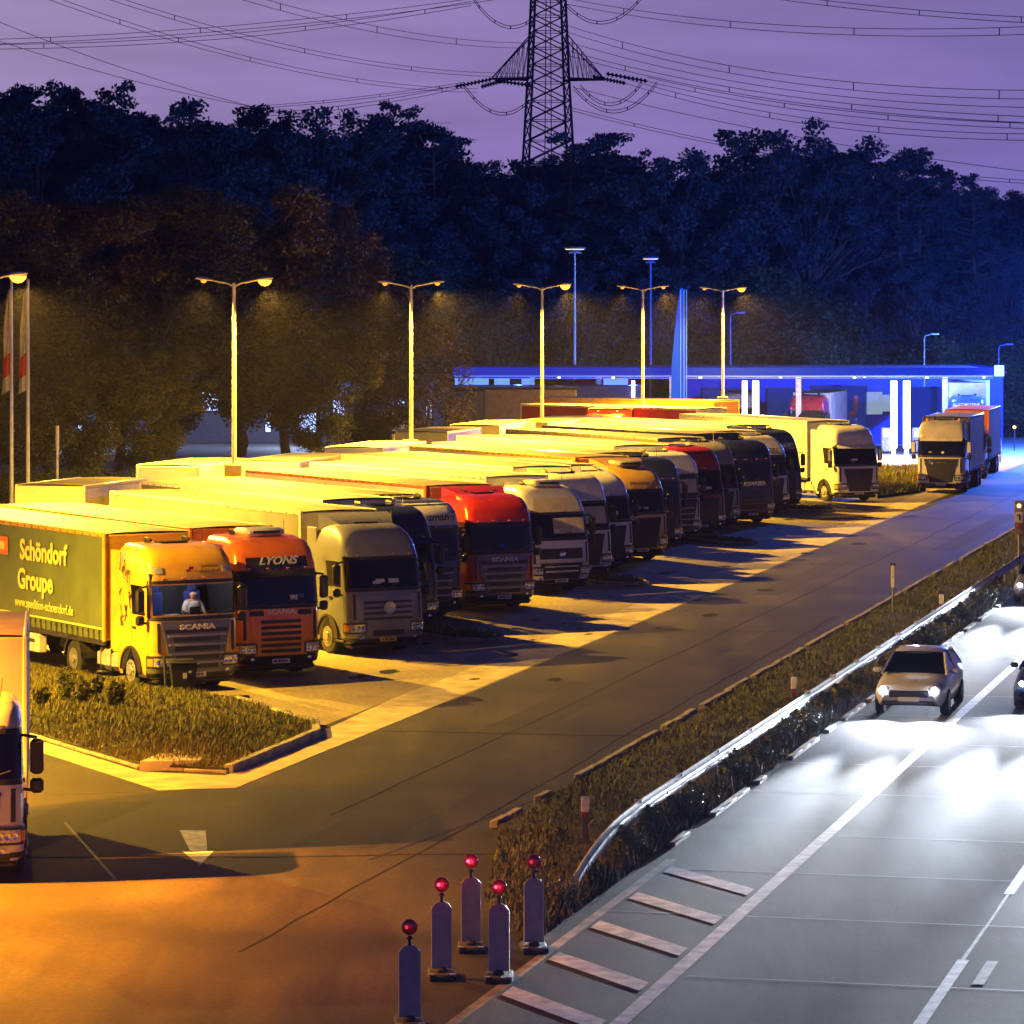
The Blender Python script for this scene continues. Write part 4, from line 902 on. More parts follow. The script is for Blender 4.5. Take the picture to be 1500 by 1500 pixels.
# ================================================================ CRASH BARRIER
t = thing('crash_barrier', Q(60.4, -14.3), -PHI, 'long steel crash barrier between verge and motorway, its near end dipping to the ground', 'crash barrier')
W0 = [(-.155, 0), (-.135, .035), (-.10, .045), (-.075, .02), (-.045, -.035), (0, -.045), (.045, -.035), (.075, .02), (.10, .045), (.135, .035), (.155, 0)]
W0 = [(z, -x) for z, x in W0]   # (z, outward)
def rail(lat, a0, a1):
    mb = MB().use(galv); vs = []; N = 90; st = [0]
    aa = [a0+i*1.0 for i in range(12)]+[a0+12+i*4.0 for i in range(int((a1-a0-12)/4))]
    for a in aa:
        s = a-62; dz = .62 if s > 7 else .62*(1-(1-s/7)**2)-.02 if s > 0 else -.1
        lt = lat+(0 if s > 9 else .30*(1-s/9)**2)
        for z, x in W0: vs.append((lt+x, s, dz+z))
        for z, x in W0[::-1]: vs.append((lt+x-.006, s, dz+z))
    n = 22
    fs = [(i*n+k, i*n+(k+1) % n, (i+1)*n+(k+1) % n, (i+1)*n+k) for i in range(len(aa)-1) for k in range(n)]
    mb.add(vs, fs); return mb
rail(.05, 62, 300).build('rail', t)
po = MB().use(galv); s = 8.0
npost = 0
while s < 150:
    po = MB().use(galv); po.box(-.06, s, .36, .10, .05, .78); po.box(-.0, s, .62, .08, .08, .22); po.build('post', t); s += 4.0; npost += 1
re = MB().use(mat('reflector', (.8, .8, .8), .2)); s = 10
while s < 140: re.box(.125, s, .62, .02, .012, .07); s += 8
re.build('reflector', t)
# ================================================================ BEACONS WITH RED LAMPS
bw = mat('beacon_board', (.36, .34, .42), .45, var=.18, scale=6); be = mat('beacon_edge', (.7, .7, .7), .4); brr = mat('beacon_red', (.34, .05, .06), .5)
B = []
def beacon(a_pt, rz, lab, lit=2.0, warm=False):
    t = thing('warning_beacon', a_pt, rz, lab, 'warning beacon', 'warning beacons with red lamps in the exit nose')
    b = MB().use(mat('beacon_board_warm', (.42, .33, .30), .45, var=.2, scale=6) if warm else bw)
    pts = [(-.145, .14), (.145, .14), (.145, 1.06), (.10, 1.12), (.035, 1.15), (-.035, 1.15), (-.10, 1.12), (-.145, 1.06)]
    vs = [(x, -.022, z) for x, z in pts]+[(x, .022, z) for x, z in pts]; n = 8
    b.add(vs, [tuple(range(n)), tuple(range(2*n-1, n-1, -1))]+[(i, n+i, n+(i+1) % n, (i+1) % n) for i in range(n)]); b.build('board', t, smooth=0)
    ed = MB().use(be); ed.box(.150, 0, .60, .012, .075, .92, .003); ed.box(-.150, 0, .60, .012, .06, .92, .003); ed.build('board_edge', t)
    f = MB().use(mat('recycled_foot', (.05, .05, .055), .85, bump=.4)); f.box(0, 0, .05, .42, .72, .10, .03); f.box(0, 0, .12, .16, .30, .08, .03)
    f.use(be); f.box(-.16, -.32, .105, .09, .05, .02); f.box(.16, -.32, .105, .09, .05, .02); f.build('foot', t)
    n_ = MB().use(black); n_.tube([(0, 0, 1.14), (0, 0, 1.27)], .028, 10); n_.box(0, 0, 1.25, .09, .07, .06, .02); n_.build('lamp_socket', t)
    l = MB().use(mat('beacon_lens', (.30, .02, .05), .18, var=.3, scale=20, coat=.6, spec=.8)); l.lathe([(.03, -.05), (.08, -.045), (.10, -.03), (.105, 0), (.10, .03), (.08, .045), (.03, .05)], 24, 'y', (0, 0, 1.40)); lo = l.build('lamp_disc', t)
    rg = MB().use(redl); rg.lathe([(.100, -.02), (.112, -.01), (.112, .01), (.100, .02)], 24, 'y', (0, 0, 1.40)); rg.build('lamp_rim', lo)
    c = MB().use(emis('beacon_glow_%g' % lit, (1, .02, .05), lit)); c.lathe([(.0, -.030), (.022, -.02), (.026, .0)], 12, 'y', (-.045, -.04, 1.405)); c.build('bulb', lo)
    lamp('beacon_light', 'POINT', (0, -.14, 1.40), lit*.06, (1, .03, .08), t, .05)
beacon(G(600, 1504), R(4), 'warning beacon nearest the camera, cut by the bottom edge of the picture', 1.5)
beacon(G(647, 1432), R(2), 'warning beacon with a lit red lamp standing left of the warm toned one', 14)
beacon(G(690, 1392), R(0), 'warm toned warning beacon with the topmost, brightest red lamp', 22, True)
beacon(G(731, 1436), R(-3), 'warning beacon with a pinpoint red lamp right of the warm toned one', 14)
beacon(G(782, 1393), R(3), 'warning beacon with a dim lamp next to the end of the crash barrier', 1.5)
# ================================================================ MARKER POSTS AND SIGNS
def marker(pt, lab, h=1.05, kind=0):
    t = thing('marker_post', pt, -PHI, lab, 'marker post')
    b = MB().use(white_paint)
    if kind == 0:
        b.box(0, 0, h-.14, .15, .05, .30, .02); b.use(mat('post_dark', (.06, .05, .06), .6)); b.box(0, 0, (h-.29)/2, .12, .05, h-.29, .01)
        b.use(redl).box(0, -.028, h-.34, .11, .01, .05)
    else:
        b.use(mat('post_grey', (.20, .20, .22), .5)); b.tube([(0, 0, 0), (0, 0, h)], .035, 8); b.use(white_paint).box(0, -.05, h-.42, .11, .03, .70, .01); b.use(black).box(0, 0, h-.03, .16, .05, .09, .01)
    b.build('post', t)
marker(G(857, 1246), 'low marker post with a white head behind the near end of the barrier', 1.0)
marker(G(1163, 1052), 'low marker post with a white head halfway along the barrier', 1.0)
marker(G(1379, 918), 'low marker post with a white head near the right edge', 1.0)
marker(G(1308, 905), 'tall slim post with a reflective strip on the verge', 1.75, 1)
t = thing('emergency_sign', Q(150, -15.2), -PHI, 'narrow sign with a yellow lamp and a white plate at the right edge', 'sign')
p0 = G(1493, 845); t.location = p0
b = MB().use(mat('sign_post_grey', (.30, .26, .28), .6)); b.tube([(0, 0, 0), (0, 0, 1.6)], .055, 8); b.build('post', t)
b = MB().use(mat('sign_body', (.20, .15, .16), .5)); b.box(0, 0, 2.2, .34, .12, 1.25, .02); b.build('body', t)
b = MB().use(white_paint); b.box(0, -.075, 2.2, .28, .02, .38, .005); b.use(ink); b.box(.03, -.09, 2.2, .06, .01, .22); b.box(-.03, -.09, 2.28, .08, .01, .05); b.build('plate', t)
b = MB().use(redl); b.lathe([(.08, 0), (.07, -.02)], 16, 'y', (0, -.065, 1.85)); b.build('disc', t)
b = MB().use(emis('yellow_lamp', (1, .75, .15), 8)); b.lathe([(.07, 0), (.05, -.05), (.0, -.06)], 14, 'y', (0, -.06, 2.62)); b.build('lamp', t)
# litter bin at the island
t = thing('litter_bin', G(268, 1024)+Vector((0, 0, .0)), R(12), 'black litter bin with a lid on the grass in front of the yellow truck', 'litter bin')
b = MB().use(mat('bin_body', (.018, .018, .02), .35, var=.3)); b.add([(x*w, y*w*.8, z) for z, w in ((.12, .25), (.9, .34)) for x, y in ((-1, -1), (1, -1), (1, 1), (-1, 1))], [(0, 3, 2, 1), (4, 5, 6, 7), (0, 1, 5, 4), (1, 2, 6, 5), (2, 3, 7, 6), (3, 0, 4, 7)]); b.box(0, .05, .06, .5, .3, .12, .03); b.build('body', t)
b = MB().use(mat('bin_lid', (.03, .03, .032), .3)); b.box(0, 0, .95, .76, .60, .07, .03); b.box(0, 0, 1.0, .6, .45, .06, .03); b.use(chrome).lathe([(.0, -.02), (.03, -.01), (.03, .02)], 10, 'y', (.33, -.31, .94)); b.build('lid', t)
b = MB().use(galv); b.box(.02, -.262, .62, .10, .01, .14); b.box(.15, -.27, .72, .07, .01, .05); b.build('sticker', t)
b = MB().use(dark); b.tube([(0, 0, 0), (-.06, 0, 1.05)], .04, 8); o = b.build('thin_post'); o.location = G(244, 1022); tag(o, 'short dark leaning post left of the black litter bin', 'post')

# ================================================================ CARS ADDED ON THE MOTORWAY IN PLACE OF HEADLIGHT TRAILS
def car(pt, rz, lab, col, suv=False):
    t = thing('added_car', pt, rz, lab, 'car')
    L, W, hb, hr = (4.4, .90, .92, 1.46) if not suv else (4.7, .94, 1.05, 1.68)
    st = [(0, .52, .62, .70), (.06, .36, .74, .80), (.25, .24, .80, .86), (.9, .20, .88, .90), (1.35, .20, .98, .90), (2.4, .20, hb+.06, .90), (3.6, .22, hb+.08, .90), (4.15, .30, hb+.06, .87), (L, .42, hb-.05, .80)]
    mb = MB().use(col); vs = []
    for y, zl, zt, w in st:
        w = w/.9*W
        for x, z in ((-w*.86, zl), (-w, zl+(zt-zl)*.35), (-w, zl+(zt-zl)*.72), (-w*.90, zt-.02), (-w*.5, zt+.02), (0, zt+.035), (w*.5, zt+.02), (w*.90, zt-.02), (w, zl+(zt-zl)*.72), (w, zl+(zt-zl)*.35), (w*.86, zl)): vs.append((x, y, z))
    n = 11; fs = [(i*n+k, i*n+k+1, (i+1)*n+k+1, (i+1)*n+k) for i in range(len(st)-1) for k in range(n-1)]+[((i+1)*n, i*n, i*n+n-1, (i+1)*n+n-1) for i in range(len(st)-1)]+[tuple(range(n-1, -1, -1)), tuple((len(st)-1)*n+k for k in range(n))]
    mb.add(vs, fs); body = mb.build('body', t, smooth=50)
    body.modifiers.new('sub', 'SUBSURF').levels = 2; body.modifiers[-1].render_levels = 2
    gh = [(1.12, .94, .80, .94), (1.95, hr-.04, .62, .92), (2.5, hr, .61, 1.0), (3.2, hr-.02, .60, 1.0), (4.0, hb+.10, .70, 1.0)]
    rf = MB().use(col); gl_ = MB().use(glass)
    gl_.add([(-.78, 1.18, .97), (.78, 1.18, .97), (.62, 1.98, hr-.05), (-.62, 1.98, hr-.05)], [(0, 1, 2, 3)])
    for s in (-1, 1): gl_.add([(s*.80, 1.25, .97), (s*.82, 3.8, hb+.09), (s*.63, 3.2, hr-.07), (s*.64, 2.0, hr-.08)], [(0, 1, 2, 3) if s > 0 else (3, 2, 1, 0)])
    gl_.add([(-.7, 4.05, hb+.08), (.7, 4.05, hb+.08), (.58, 3.3, hr-.06), (-.58, 3.3, hr-.06)], [(3, 2, 1, 0)])
    gl_.build('windows', t, smooth=0)
    rf.add([(x*w, y, z+dz) for y, w, z in ((1.95, .64, hr-.05), (2.4, .63, hr), (3.0, .62, hr), (3.35, .60, hr-.06)) for x, dz in ((-1, -.04), (-.8, .01), (0, .03), (.8, .01), (1, -.04))], [(i*5+k, i*5+k+1, i*5+k+6, i*5+k+5) for i in range(3) for k in range(4)])
    for s in (-1, 1):
        rf.tube([(s*.80, 1.12, .93), (s*.635, 1.97, hr-.06)], .035, 6); rf.tube([(s*.63, 3.3, hr-.07), (s*.76, 4.1, hb+.06)], .06, 6); rf.tube([(s*.635, 2.6, hr-.05), (s*.815, 2.6, hb+.05)], .03, 6)
    rf.build('roof', t, smooth=60)
    for s in (-1, 1):
        for y in (.82, 3.5):
            w = MB().use(rubber); w.lathe([(.2, 0), (.29, 0), (.315, .03), (.315, .18), (.29, .21), (.2, .21)], 24, 'x'); wo_ = w.build('tyre', None); wo_.parent = t; wo_.location = (s*(W+.005), y, .315); wo_.rotation_euler = (0, 0, math.pi if s > 0 else 0); wo_.name = 'wheel'
            r_ = MB().use(rim_m); r_.lathe([(.205, -.002), (.20, .01), (.17, .03), (.05, .01), (.0, -.01)], 20, 'x')
            for k in range(5): q = k*1.2566; r_.box(.0, .12*math.cos(q), .12*math.sin(q), .02, .05, .05)
            r_.build('rim', wo_)
        m = MB().use(col); m.box(s*(W+.08), 1.42, 1.0, .20, .12, .13, .04); m.build('mirror', t)
        h = MB().use(lampglass); h.box(s*.62, .12, .66, .34, .16, .14, .05, s*.35); h.use(emis('headlight_glow', (.86, .92, 1.0), 60)); h.lathe([(.0, -.03), (.05, -.02), (.065, .02)], 16, 'y', (s*.64, -.03, .67)); h.build('headlight', t)
        l = lamp('streak_beam', 'SPOT', (s*.64, -.12, .68), HEAD_W, (.80, .88, 1.0), t, .06, spot_size=R(10.6), spot_blend=1.0); l.rotation_euler = (R(90), 0, math.pi)  # narrow strong beam, shaped to draw trail-like streaks on the road
        l = lamp('near_fill_beam', 'SPOT', (s*.64, -.12, .68), HEAD_W*.035, (.80, .88, 1.0), t, .06, spot_size=R(76), spot_blend=1.0); l.rotation_euler = (R(84), 0, math.pi)  # wide weak beam added to fill the road close ahead
    g_ = MB().use(black); g_.box(0, .03, .56, 1.0, .08, .18, .03); g_.box(0, .10, .34, 1.3, .10, .14, .03); g_.build('grille', t)
    g_ = MB().use(plate_m); g_.box(0, -.015, .43, .52, .012, .11); g_.build('number_plate', t)
    return t
rzc = -PHI
car(Q(90, -12.1), rzc, 'light car with blazing headlights in the exit lane, nearest the crash barrier', whitep)
car(Q(92, -8.9), rzc, 'dark car with blazing headlights cut by the right edge of the picture', darkb)
car(Q(124, -12.3), rzc, 'distant silver car with blazing headlights beside the crash barrier', silver)
car(Q(81, -5.2), rzc, 'blue car with blazing headlights in the middle lane outside the picture', navy)  # out of view, added so its beams light the lower right road
# ================================================================ FILLING STATION
Yc = 240.0; sC = F/Yc
def SX(px, Y=Yc): return (px-750)/F*Y
blu = emis('canopy_fascia', (.002, .035, .75), .62); led = emis('canopy_led', (.10, .22, 1.0), 1.3)
ceil_m = mat('canopy_soffit', (.35, .38, .42), .6); bluewall = mat('blue_panel', (.006, .025, .26), .45, var=.2)
st_ = thing('filling_station_canopy', (SX(1065), Yc, 0), 0, 'long flat filling station canopy with a glowing blue fascia', 'canopy')
x0, x1 = SX(664)-SX(1065), SX(1455)-SX(1065)
b = MB().use(ceil_m); b.box((x0+x1)/2, 8, 5.43, x1-x0, 16, .46, .05); b.build('roof', st_); b = MB().use(mat('canopy_top', (.02, .025, .05), .8)); b.box((x0+x1)/2, 8, 5.70, x1-x0-.1, 15.8, .06); b.build('roof_covering', st_)
b = MB().use(blu); b.box((x0+x1)/2, -.10, 5.58, x1-x0+.1, .16, .50, .02); b.box(x1+.12, 7, 5.6, .16, 14, .46, .02); b.build('fascia', st_)
b = MB().use(led); b.box((x0+x1)/2, -.12, 5.27, x1-x0, .14, .06); b.box((x0+x1)/2, -.16, 5.13, x1-x0, .1, .04); b.build('light_strip', st_)
b = MB().use(emis('canopy_sign', (.35, .6, 1.0), 2.0)); b.box(x1+.35, -.25, 5.62, .62, .25, .72, .03); b.build('corner_sign', st_)
cold = emis('column_glow', (.80, .90, 1.0), 7)
for px, w in ((1092, .34), (1108, .42), (1311, .42), (1330, .46), (928, .22)):
    b = MB().use(white_paint); b.box(SX(px)-SX(1065), .9, 2.45, w*.6, .25, 4.9, .02); co = b.build('column', st_)
    b = MB().use(cold); b.box(SX(px)-SX(1065), .72, 2.75, w, .08, 4.4, .02); b.build('light_tube', co)
for px in (700, 780, 880, 990, 1180, 1400): b = MB().use(white_paint); b.box(SX(px)-SX(1065), 6, 2.6, .35, .35, 5.2, .02); b.build('column', st_)
dl = emis('downlight', (.7, .85, 1.0), 14)
for px, yy in ((1028, 2), (1256, 2), (1277, 5), (1363, 2), (1376, 6), (1450, 3), (1150, 4), (900, 3), (820, 3)):
    b = MB().use(dl); b.lathe([(.09, 0), (.10, -.05), (.05, -.09)], 12, 'z', (SX(px)-SX(1065), yy, 5.17)); b.build('downlight', st_)
for px in (1320, 1400, 1256, 1100, 930, 760): lamp('canopy_light', 'POINT', (SX(px)-SX(1065), 4, 4.6), 520, (.10, .22, 1.0), st_, .3)
lamp('canopy_light', 'POINT', (SX(1320)-SX(1065), -1.5, 1.8), 1500, (.5, .7, 1.0), st_, .3)
lamp('canopy_light', 'POINT', (SX(1475)-SX(1065), -4, 5.0), 2600, (.35, .55, 1.0), st_, .3)
# shop building behind
sb = thing('station_shop', (SX(1200, 262), 262, 0), 0, 'low blue lit shop building behind the fuel columns', 'building')
def sxx(px): return SX(px, 262)-SX(1200, 262)
b = MB().use(bluewall); b.box((sxx(1000)+sxx(1470))/2, 5, 2.5, sxx(1470)-sxx(1000), 10, 5.0, .05); b.build('wall', sb)
b = MB().use(mat('roof_felt', (.06, .06, .07), .8)); b.box((sxx(1000)+sxx(1470))/2, 5, 5.08, sxx(1470)-sxx(1000)+.4, 10.4, .16, .02); b.build('roof', sb)
warm = emis('shop_window', (.30, .40, .55), .8); dim = emis('dim_window', (.01, .03, .22), .8)
for (px, w, z, h, mm) in ((1280, 1.2, 2.9, 1.6, warm), (1298, 1.0, 2.9, 1.2, warm), (1245, 2.4, 2.4, 3.4, dim), (1210, 2.0, 2.4, 3.4, dim), (1350, 2.2, 2.4, 3.2, dim), (1380, 1.6, 2.4, 3.2, dim), (1150, 2.5, 2.4, 3.0, dim), (1060, 3, 2.4, 3, dim)):
    b = MB().use(dark); b.box(sxx(px), -.03, z, w+.16, .08, h+.16, .01); wo_ = b.build('window', sb); b = MB().use(mm); b.box(sxx(px), -.08, z, w, .03, h, .0); b.build('pane', wo_)
text('lettering', 'R', 1.9, let_r, sb, (sxx(1226), -.14, 2.7), bold=.03); text('lettering', 'U', 2.1, let_r, sb, (sxx(1243), -.14, 2.6), bold=.05)
# pumps
for px, lab in ((1300, 'glowing fuel pump left of the bright columns'), (1345, 'glowing fuel pump right of the bright columns')):
    t = thing('fuel_pump', (SX(px, 246), 246, 0), 0, lab, 'fuel pump'); b = MB().use(white_paint); b.box(0, 0, .9, .8, .5, 1.6, .05); b.build('body', t)
    b = MB().use(emis('pump_screen', (.5, .8, 1), 2.5)); b.box(0, -.27, 1.3, .55, .03, .35); b.build('screen', t); b = MB().use(dark); b.box(0, 0, .06, 1.1, .8, .12, .02); b.tube([(.42, -.1, 1.2), (.55, -.2, .5), (.45, -.15, .9)], .03, 6); b.build('hose', t)
# blue pylon sign
t = thing('pylon_sign', (SX(992), 238, 0), 0, 'tall blue sail shaped pylon sign glowing behind the trucks', 'pylon sign')
b = MB().use(emis('pylon_blue', (.0, .06, .75), 1.0))
b.add([(x, y, z) for z, xa, xb in ((0, -.55, .45), (6, -.45, .45), (8.5, -.22, .42), (11.0, .1, .30)) for x, y in ((xa, -.1), (xb, -.1), (xb, .1), (xa, .1))], [(i*4+k, i*4+(k+1) % 4, i*4+4+(k+1) % 4, i*4+4+k) for i in range(3) for k in range(4)]+[(12, 13, 14, 15)]); b.build('panel', t, smooth=0)
b = MB().use(emis('pylon_edge', (.12, .28, 1.0), .9))
for x in (.12, .34, .5): b.tube([(x, -.18, 0), (x, -.18, 10.9)], .028, 6)
b.build('edge_light', t)
# beige low building and grey container
t = thing('service_building', (SX(735, 236), 236, 0), 0, 'low beige walled service building behind the truck roofs', 'building')
b = MB().use(mat('beige_render', (.34, .29, .22), .85, var=.2)); w = SX(845, 236)-SX(710, 236); b.box(SX(777, 236)-SX(735, 236), 4, 2.25, w, 8, 4.5, .03); b.build('wall', t)
b = MB().use(mat('grey_cladding', (.16, .18, .20), .6)); w = SX(709, 236)-SX(652, 236); b.box(SX(680, 236)-SX(735, 236), 4, 2.2, w, 8, 4.4, .03); b.build('annex', t)
b = MB().use(dark); b.box(SX(748, 236)-SX(735, 236), 4, 4.56, SX(848, 236)-SX(650, 236), 8.4, .12, .02); b.build('roof', t)
for px, w_ in ((690, 2.2), (735, 1.0), (770, .5), (905, 1.6)): b = MB().use(emis('strip_window', (.12, .28, 1.0), 1.4)); b.box(SX(px, 236)-SX(735, 236), 4.6, 4.9, w_, .1, .42); b.build('clerestory', t)
b = MB().use(bluewall); b.box(SX(890, 236)-SX(735, 236), 8, 2.3, 5.0, 6, 4.6, .03); b.build('annex', t)
# round topped trees in front of it
# beacons row at far right
for i, (px, by) in enumerate(((1464, 672), (1470, 668), (1478, 664), (1484, 660), (1491, 655), (1497, 652))):
    t = thing('guide_bollard', ((px-750)/F*232+i*.1, 232+i*3, 0), 0, 'small white guide bollard in the cluster right of the parked container lorry', 'bollard', 'white guide bollards at the forecourt exit')
    b = MB().use(white_paint); b.lathe([(.12, 0), (.12, .75), (.10, .8), (.0, .82)], 10, 'z', (0, 0, .0)); b.build('shaft', t); b = MB().use(emis('bollard_cap', (.35, .5, 1), 1.0)); b.lathe([(.10, .9), (.13, .95), (.13, 1.15), (.0, 1.2)], 10); b.build('cap', t)
t = thing('amber_signal', (SX(1486, 250), 250, 0), 0, 'small amber lamp on a post at the right edge', 'lamp'); b = MB().use(dark); b.tube([(0, 0, 0), (0, 0, 1.5)], .04, 6); b.build('post', t); b = MB().use(emis('amber_glow', (1, .5, .12), 10)); b.lathe([(.0, -.1), (.1, -.05), (.1, .05), (0, .1)], 10, 'z', (0, 0, 1.6)); b.build('lamp', t)
# building with lights behind the left trees
t = thing('rest_house', (SX(300, 262), 262, 0), 0, 'low rest house with bluish lit windows glimpsed through the trees', 'building')
b = MB().use(mat('dark_render', (.10, .11, .16), .8)); b.box(0, 5, 2.3, 34, 8, 4.6, .05); b.build('wall', t); b = MB().use(dark); b.box(0, 5, 4.7, 35, 9, .2, .02); b.build('roof', t)
r5 = random.Random(11); coldw = emis('cold_window', (.35, .50, 1.0), 3.0)
for i in range(15):
    x = -16+i*2.3+r5.uniform(-.3, .3); w_ = r5.choice((.35, .8, 1.3)); z = r5.choice((1.5, 2.4, 3.0)); b = MB().use(dark); b.box(x, .96, z, w_+.12, .08, 1.5); f_ = b.build('window', t); b = MB().use(coldw); b.box(x, .90, z, w_, .03, 1.35); b.build('pane', f_)
lamp('yard_light', 'POINT', (8, -8, 4), 2500, (.5, .65, 1.0), t, .3); lamp('yard_light', 'POINT', (-8, -8, 4), 1500, (.4, .5, 1.0), t, .3)
# ================================================================ TREES
bark = mat('bark', (.09, .07, .05), .9, var=.4, scale=4, bump=.5)
pine_l = leafmat('pine_needles', [(.018, .032, .042), (.027, .046, .056), (.038, .058, .066), (.021, .037, .048)], .7)
dec_l = leafmat('dark_leaves', [(.030, .042, .012), (.050, .058, .015), (.068, .062, .018), (.034, .036, .012)], .65)
aut_l = leafmat('autumn_leaves', [(.055, .052, .014), (.085, .066, .017), (.115, .078, .018), (.045, .048, .014)], .6)
shr_l = leafmat('shrub_leaves', [(.03, .05, .02), (.05, .07, .025), (.06, .06, .02)], .7)
NP = np.random.RandomState(21)
def leaves(centers, radii, per, size, flat=1.0):
    P = []
    for c, r in zip(centers, radii):
        n = int(per*(r[0]*r[1]*r[2]/(1.0))**.67) if isinstance(per, float) else per
        d = NP.randn(n, 3); d /= np.linalg.norm(d, axis=1)[:, None]; rr = NP.rand(n)**.45
        P.append(np.array(c)+d*rr[:, None]*np.array(r))
    P = np.concatenate(P); n = len(P); a = NP.randn(n, 3); a /= np.linalg.norm(a, axis=1)[:, None]
    b = np.cross(a, NP.randn(n, 3)); b /= np.linalg.norm(b, axis=1)[:, None]; s = size*(.5+NP.rand(n))
    a *= s[:, None]; b *= (s*.55)[:, None]
    V = np.stack([P-a, P+b, P+a, P-b], 1).reshape(-1, 3); return V, np.arange(4*n).reshape(n, 4)
def tree_proto(kind, seed, Ht):
    r = random.Random(seed); tk = MB().use(bark); cs = []; rd = []
    bend = [(0, 0, 0)]; x = y = 0
    for i in range(1, 7): x += r.uniform(-.25, .25); y += r.uniform(-.25, .25); bend.append((x, y, Ht*.93*i/6))
    def tp(z): i = min(5, int(z/(Ht*.93)*6)); t = z/(Ht*.93)*6-i; return Vector(bend[i]).lerp(Vector(bend[i+1]), t)
    if kind == 'pine':
        tk.tube(bend, .24, 8, .05)
        for i in range(38):
            u = i/37; z = Ht*(.40+.55*u); L = (1-.62*u)*r.uniform(1.0, 3.7)*(1.2 if u > .3 else .8); an = r.uniform(0, 6.28); p = tp(z)
            q = p+Vector((math.cos(an)*L, math.sin(an)*L, r.uniform(.1, .9))); tk.tube([p, (p+q)/2+Vector((0, 0, -.1)), q], .06, 5, .02)
            cs.append(tuple(q)); k = r.uniform(.45, .95); rd.append((k*1.25, k*1.25, k*.42))
            for m_ in range(2): cs.append(tuple(q+Vector((r.uniform(-1, 1), r.uniform(-1, 1), r.uniform(-.3, .5)))*k)); rd.append((k*.7, k*.7, k*.32))
        cs.append((bend[-1][0], bend[-1][1], Ht*.95)); rd.append((.7, .7, .6)); V, Fq = leaves(cs, rd, 330.0, .125); lm = pine_l
    elif kind == 'oak':
        tk.tube(bend[:5], .3, 8, .14)
        for i in range(78):
            th = r.uniform(0, 6.28); ph = r.uniform(-.35, 1.45); R_ = Ht*.27*r.uniform(.55, 1.22); c = Vector((bend[4][0]+math.cos(th)*math.cos(ph)*R_, bend[4][1]+math.sin(th)*math.cos(ph)*R_, Ht*.62+math.sin(ph)*R_*1.25))
            if i % 2 == 0: p = tp(r.uniform(.35, .7)*Ht*.9); tk.tube([p, (p+c)/2+Vector((0, 0, .3)), c], .08, 5, .015)
            k = r.uniform(.45, 1.1); cs.append(tuple(c)); rd.append((k, k, k*.75))
        V, Fq = leaves(cs, rd, 300.0, .135); lm = pine_l
    elif kind in ('round', 'autumn'):
        tk.tube(bend[:6], .26, 9, .07)
        for i in range(95):
            th = r.uniform(0, 6.28); z = Ht*(.24+.74*r.random()**.85); u = (z/Ht-.24)/.76; prof = math.sin(math.pi*min(1, .16+.82*(1-u)**.8))**.7*Ht*.27
            R_ = prof*r.uniform(.35, 1.05); p = tp(min(z*.8, Ht*.85)); c = Vector((p.x+math.cos(th)*R_, p.y+math.sin(th)*R_, z))
            if i % 2 == 0: tk.tube([p, p.lerp(c, .5)+Vector((0, 0, .2)), c], .05, 5, .012)
            k = r.uniform(.55, 1.15); cs.append(tuple(c)); rd.append((k, k, k*r.uniform(.6, 1)))
        V, Fq = leaves(cs, rd, 560.0, .085); lm = dec_l if kind == 'round' else aut_l
    elif kind == 'birch':
        tk.tube(bend, .16, 8, .02)
        for i in range(60):
            z = Ht*(.3+.66*r.random()); th = r.uniform(0, 6.28); p = tp(z); L = (1-z/Ht*.75)*3.0; q = p+Vector((math.cos(th)*L, math.sin(th)*L, L*.75)); tk.tube([p, p.lerp(q, .5)+Vector((0, 0, -.1)), q], .03, 4, .008)
            for m_ in range(4): s_ = p.lerp(q, .4+.2*m_); e_ = s_+Vector((r.uniform(-.8, .8), r.uniform(-.8, .8), r.uniform(-.2, .8))); tk.tube([s_, e_], .014, 3, .005)
            if z < Ht*.72 or r.random() < .25:
                for m_ in range(2): cs.append(tuple(p.lerp(q, .6+.4*m_)+Vector((0, 0, -.3)))); k = r.uniform(.4, .8); rd.append((k, k, k*1.3))
        V, Fq = leaves(cs, rd, 300.0, .075); lm = aut_l
    elif kind == 'weep':
        tk.tube(bend[:6], .15, 8, .03)
        for i in range(90):
            th = r.uniform(0, 6.28); z = Ht*r.uniform(.15, .98); R_ = Ht*.27*math.sin(math.pi*min(1, .12+.85*(1-z/Ht)))**.6*r.uniform(.4, 1); p = tp(min(z, Ht*.85)); c = Vector((p.x+math.cos(th)*R_, p.y+math.sin(th)*R_, z))
            k = r.uniform(.3, .6); cs.append(tuple(c)); rd.append((k, k, k*1.7))
        V, Fq = leaves(cs, rd, 520.0, .07); lm = aut_l
    else:                                              # shrub
        for i in range(26):
            th = r.uniform(0, 6.28); R_ = Ht*.45*r.random(); c = Vector((math.cos(th)*R_, math.sin(th)*R_, Ht*r.uniform(.15, .85))); tk.tube([(0, 0, 0), c], .03, 4, .01)
            k = r.uniform(.12, .25)*Ht; cs.append(tuple(c)); rd.append((k, k, k*.8))
        V, Fq = leaves(cs, rd, 420.0 if Ht > 3 else 900.0, .085 if Ht > 3 else .05); lm = shr_l if Ht > 3 else dec_l
    return tk.mesh('trunk'), npmesh('crown', V, Fq, [lm])
PR = {}
for k_, n_, h_ in (('pine', 5, 20), ('oak', 4, 18), ('round', 3, 15), ('autumn', 2, 14), ('birch', 1, 15), ('weep', 2, 8), ('bush', 3, 7)):
    PR[k_] = [(tree_proto('shrub' if k_ == 'bush' else k_, 100+i*7+len(k_), h_), h_) for i in range(n_)]
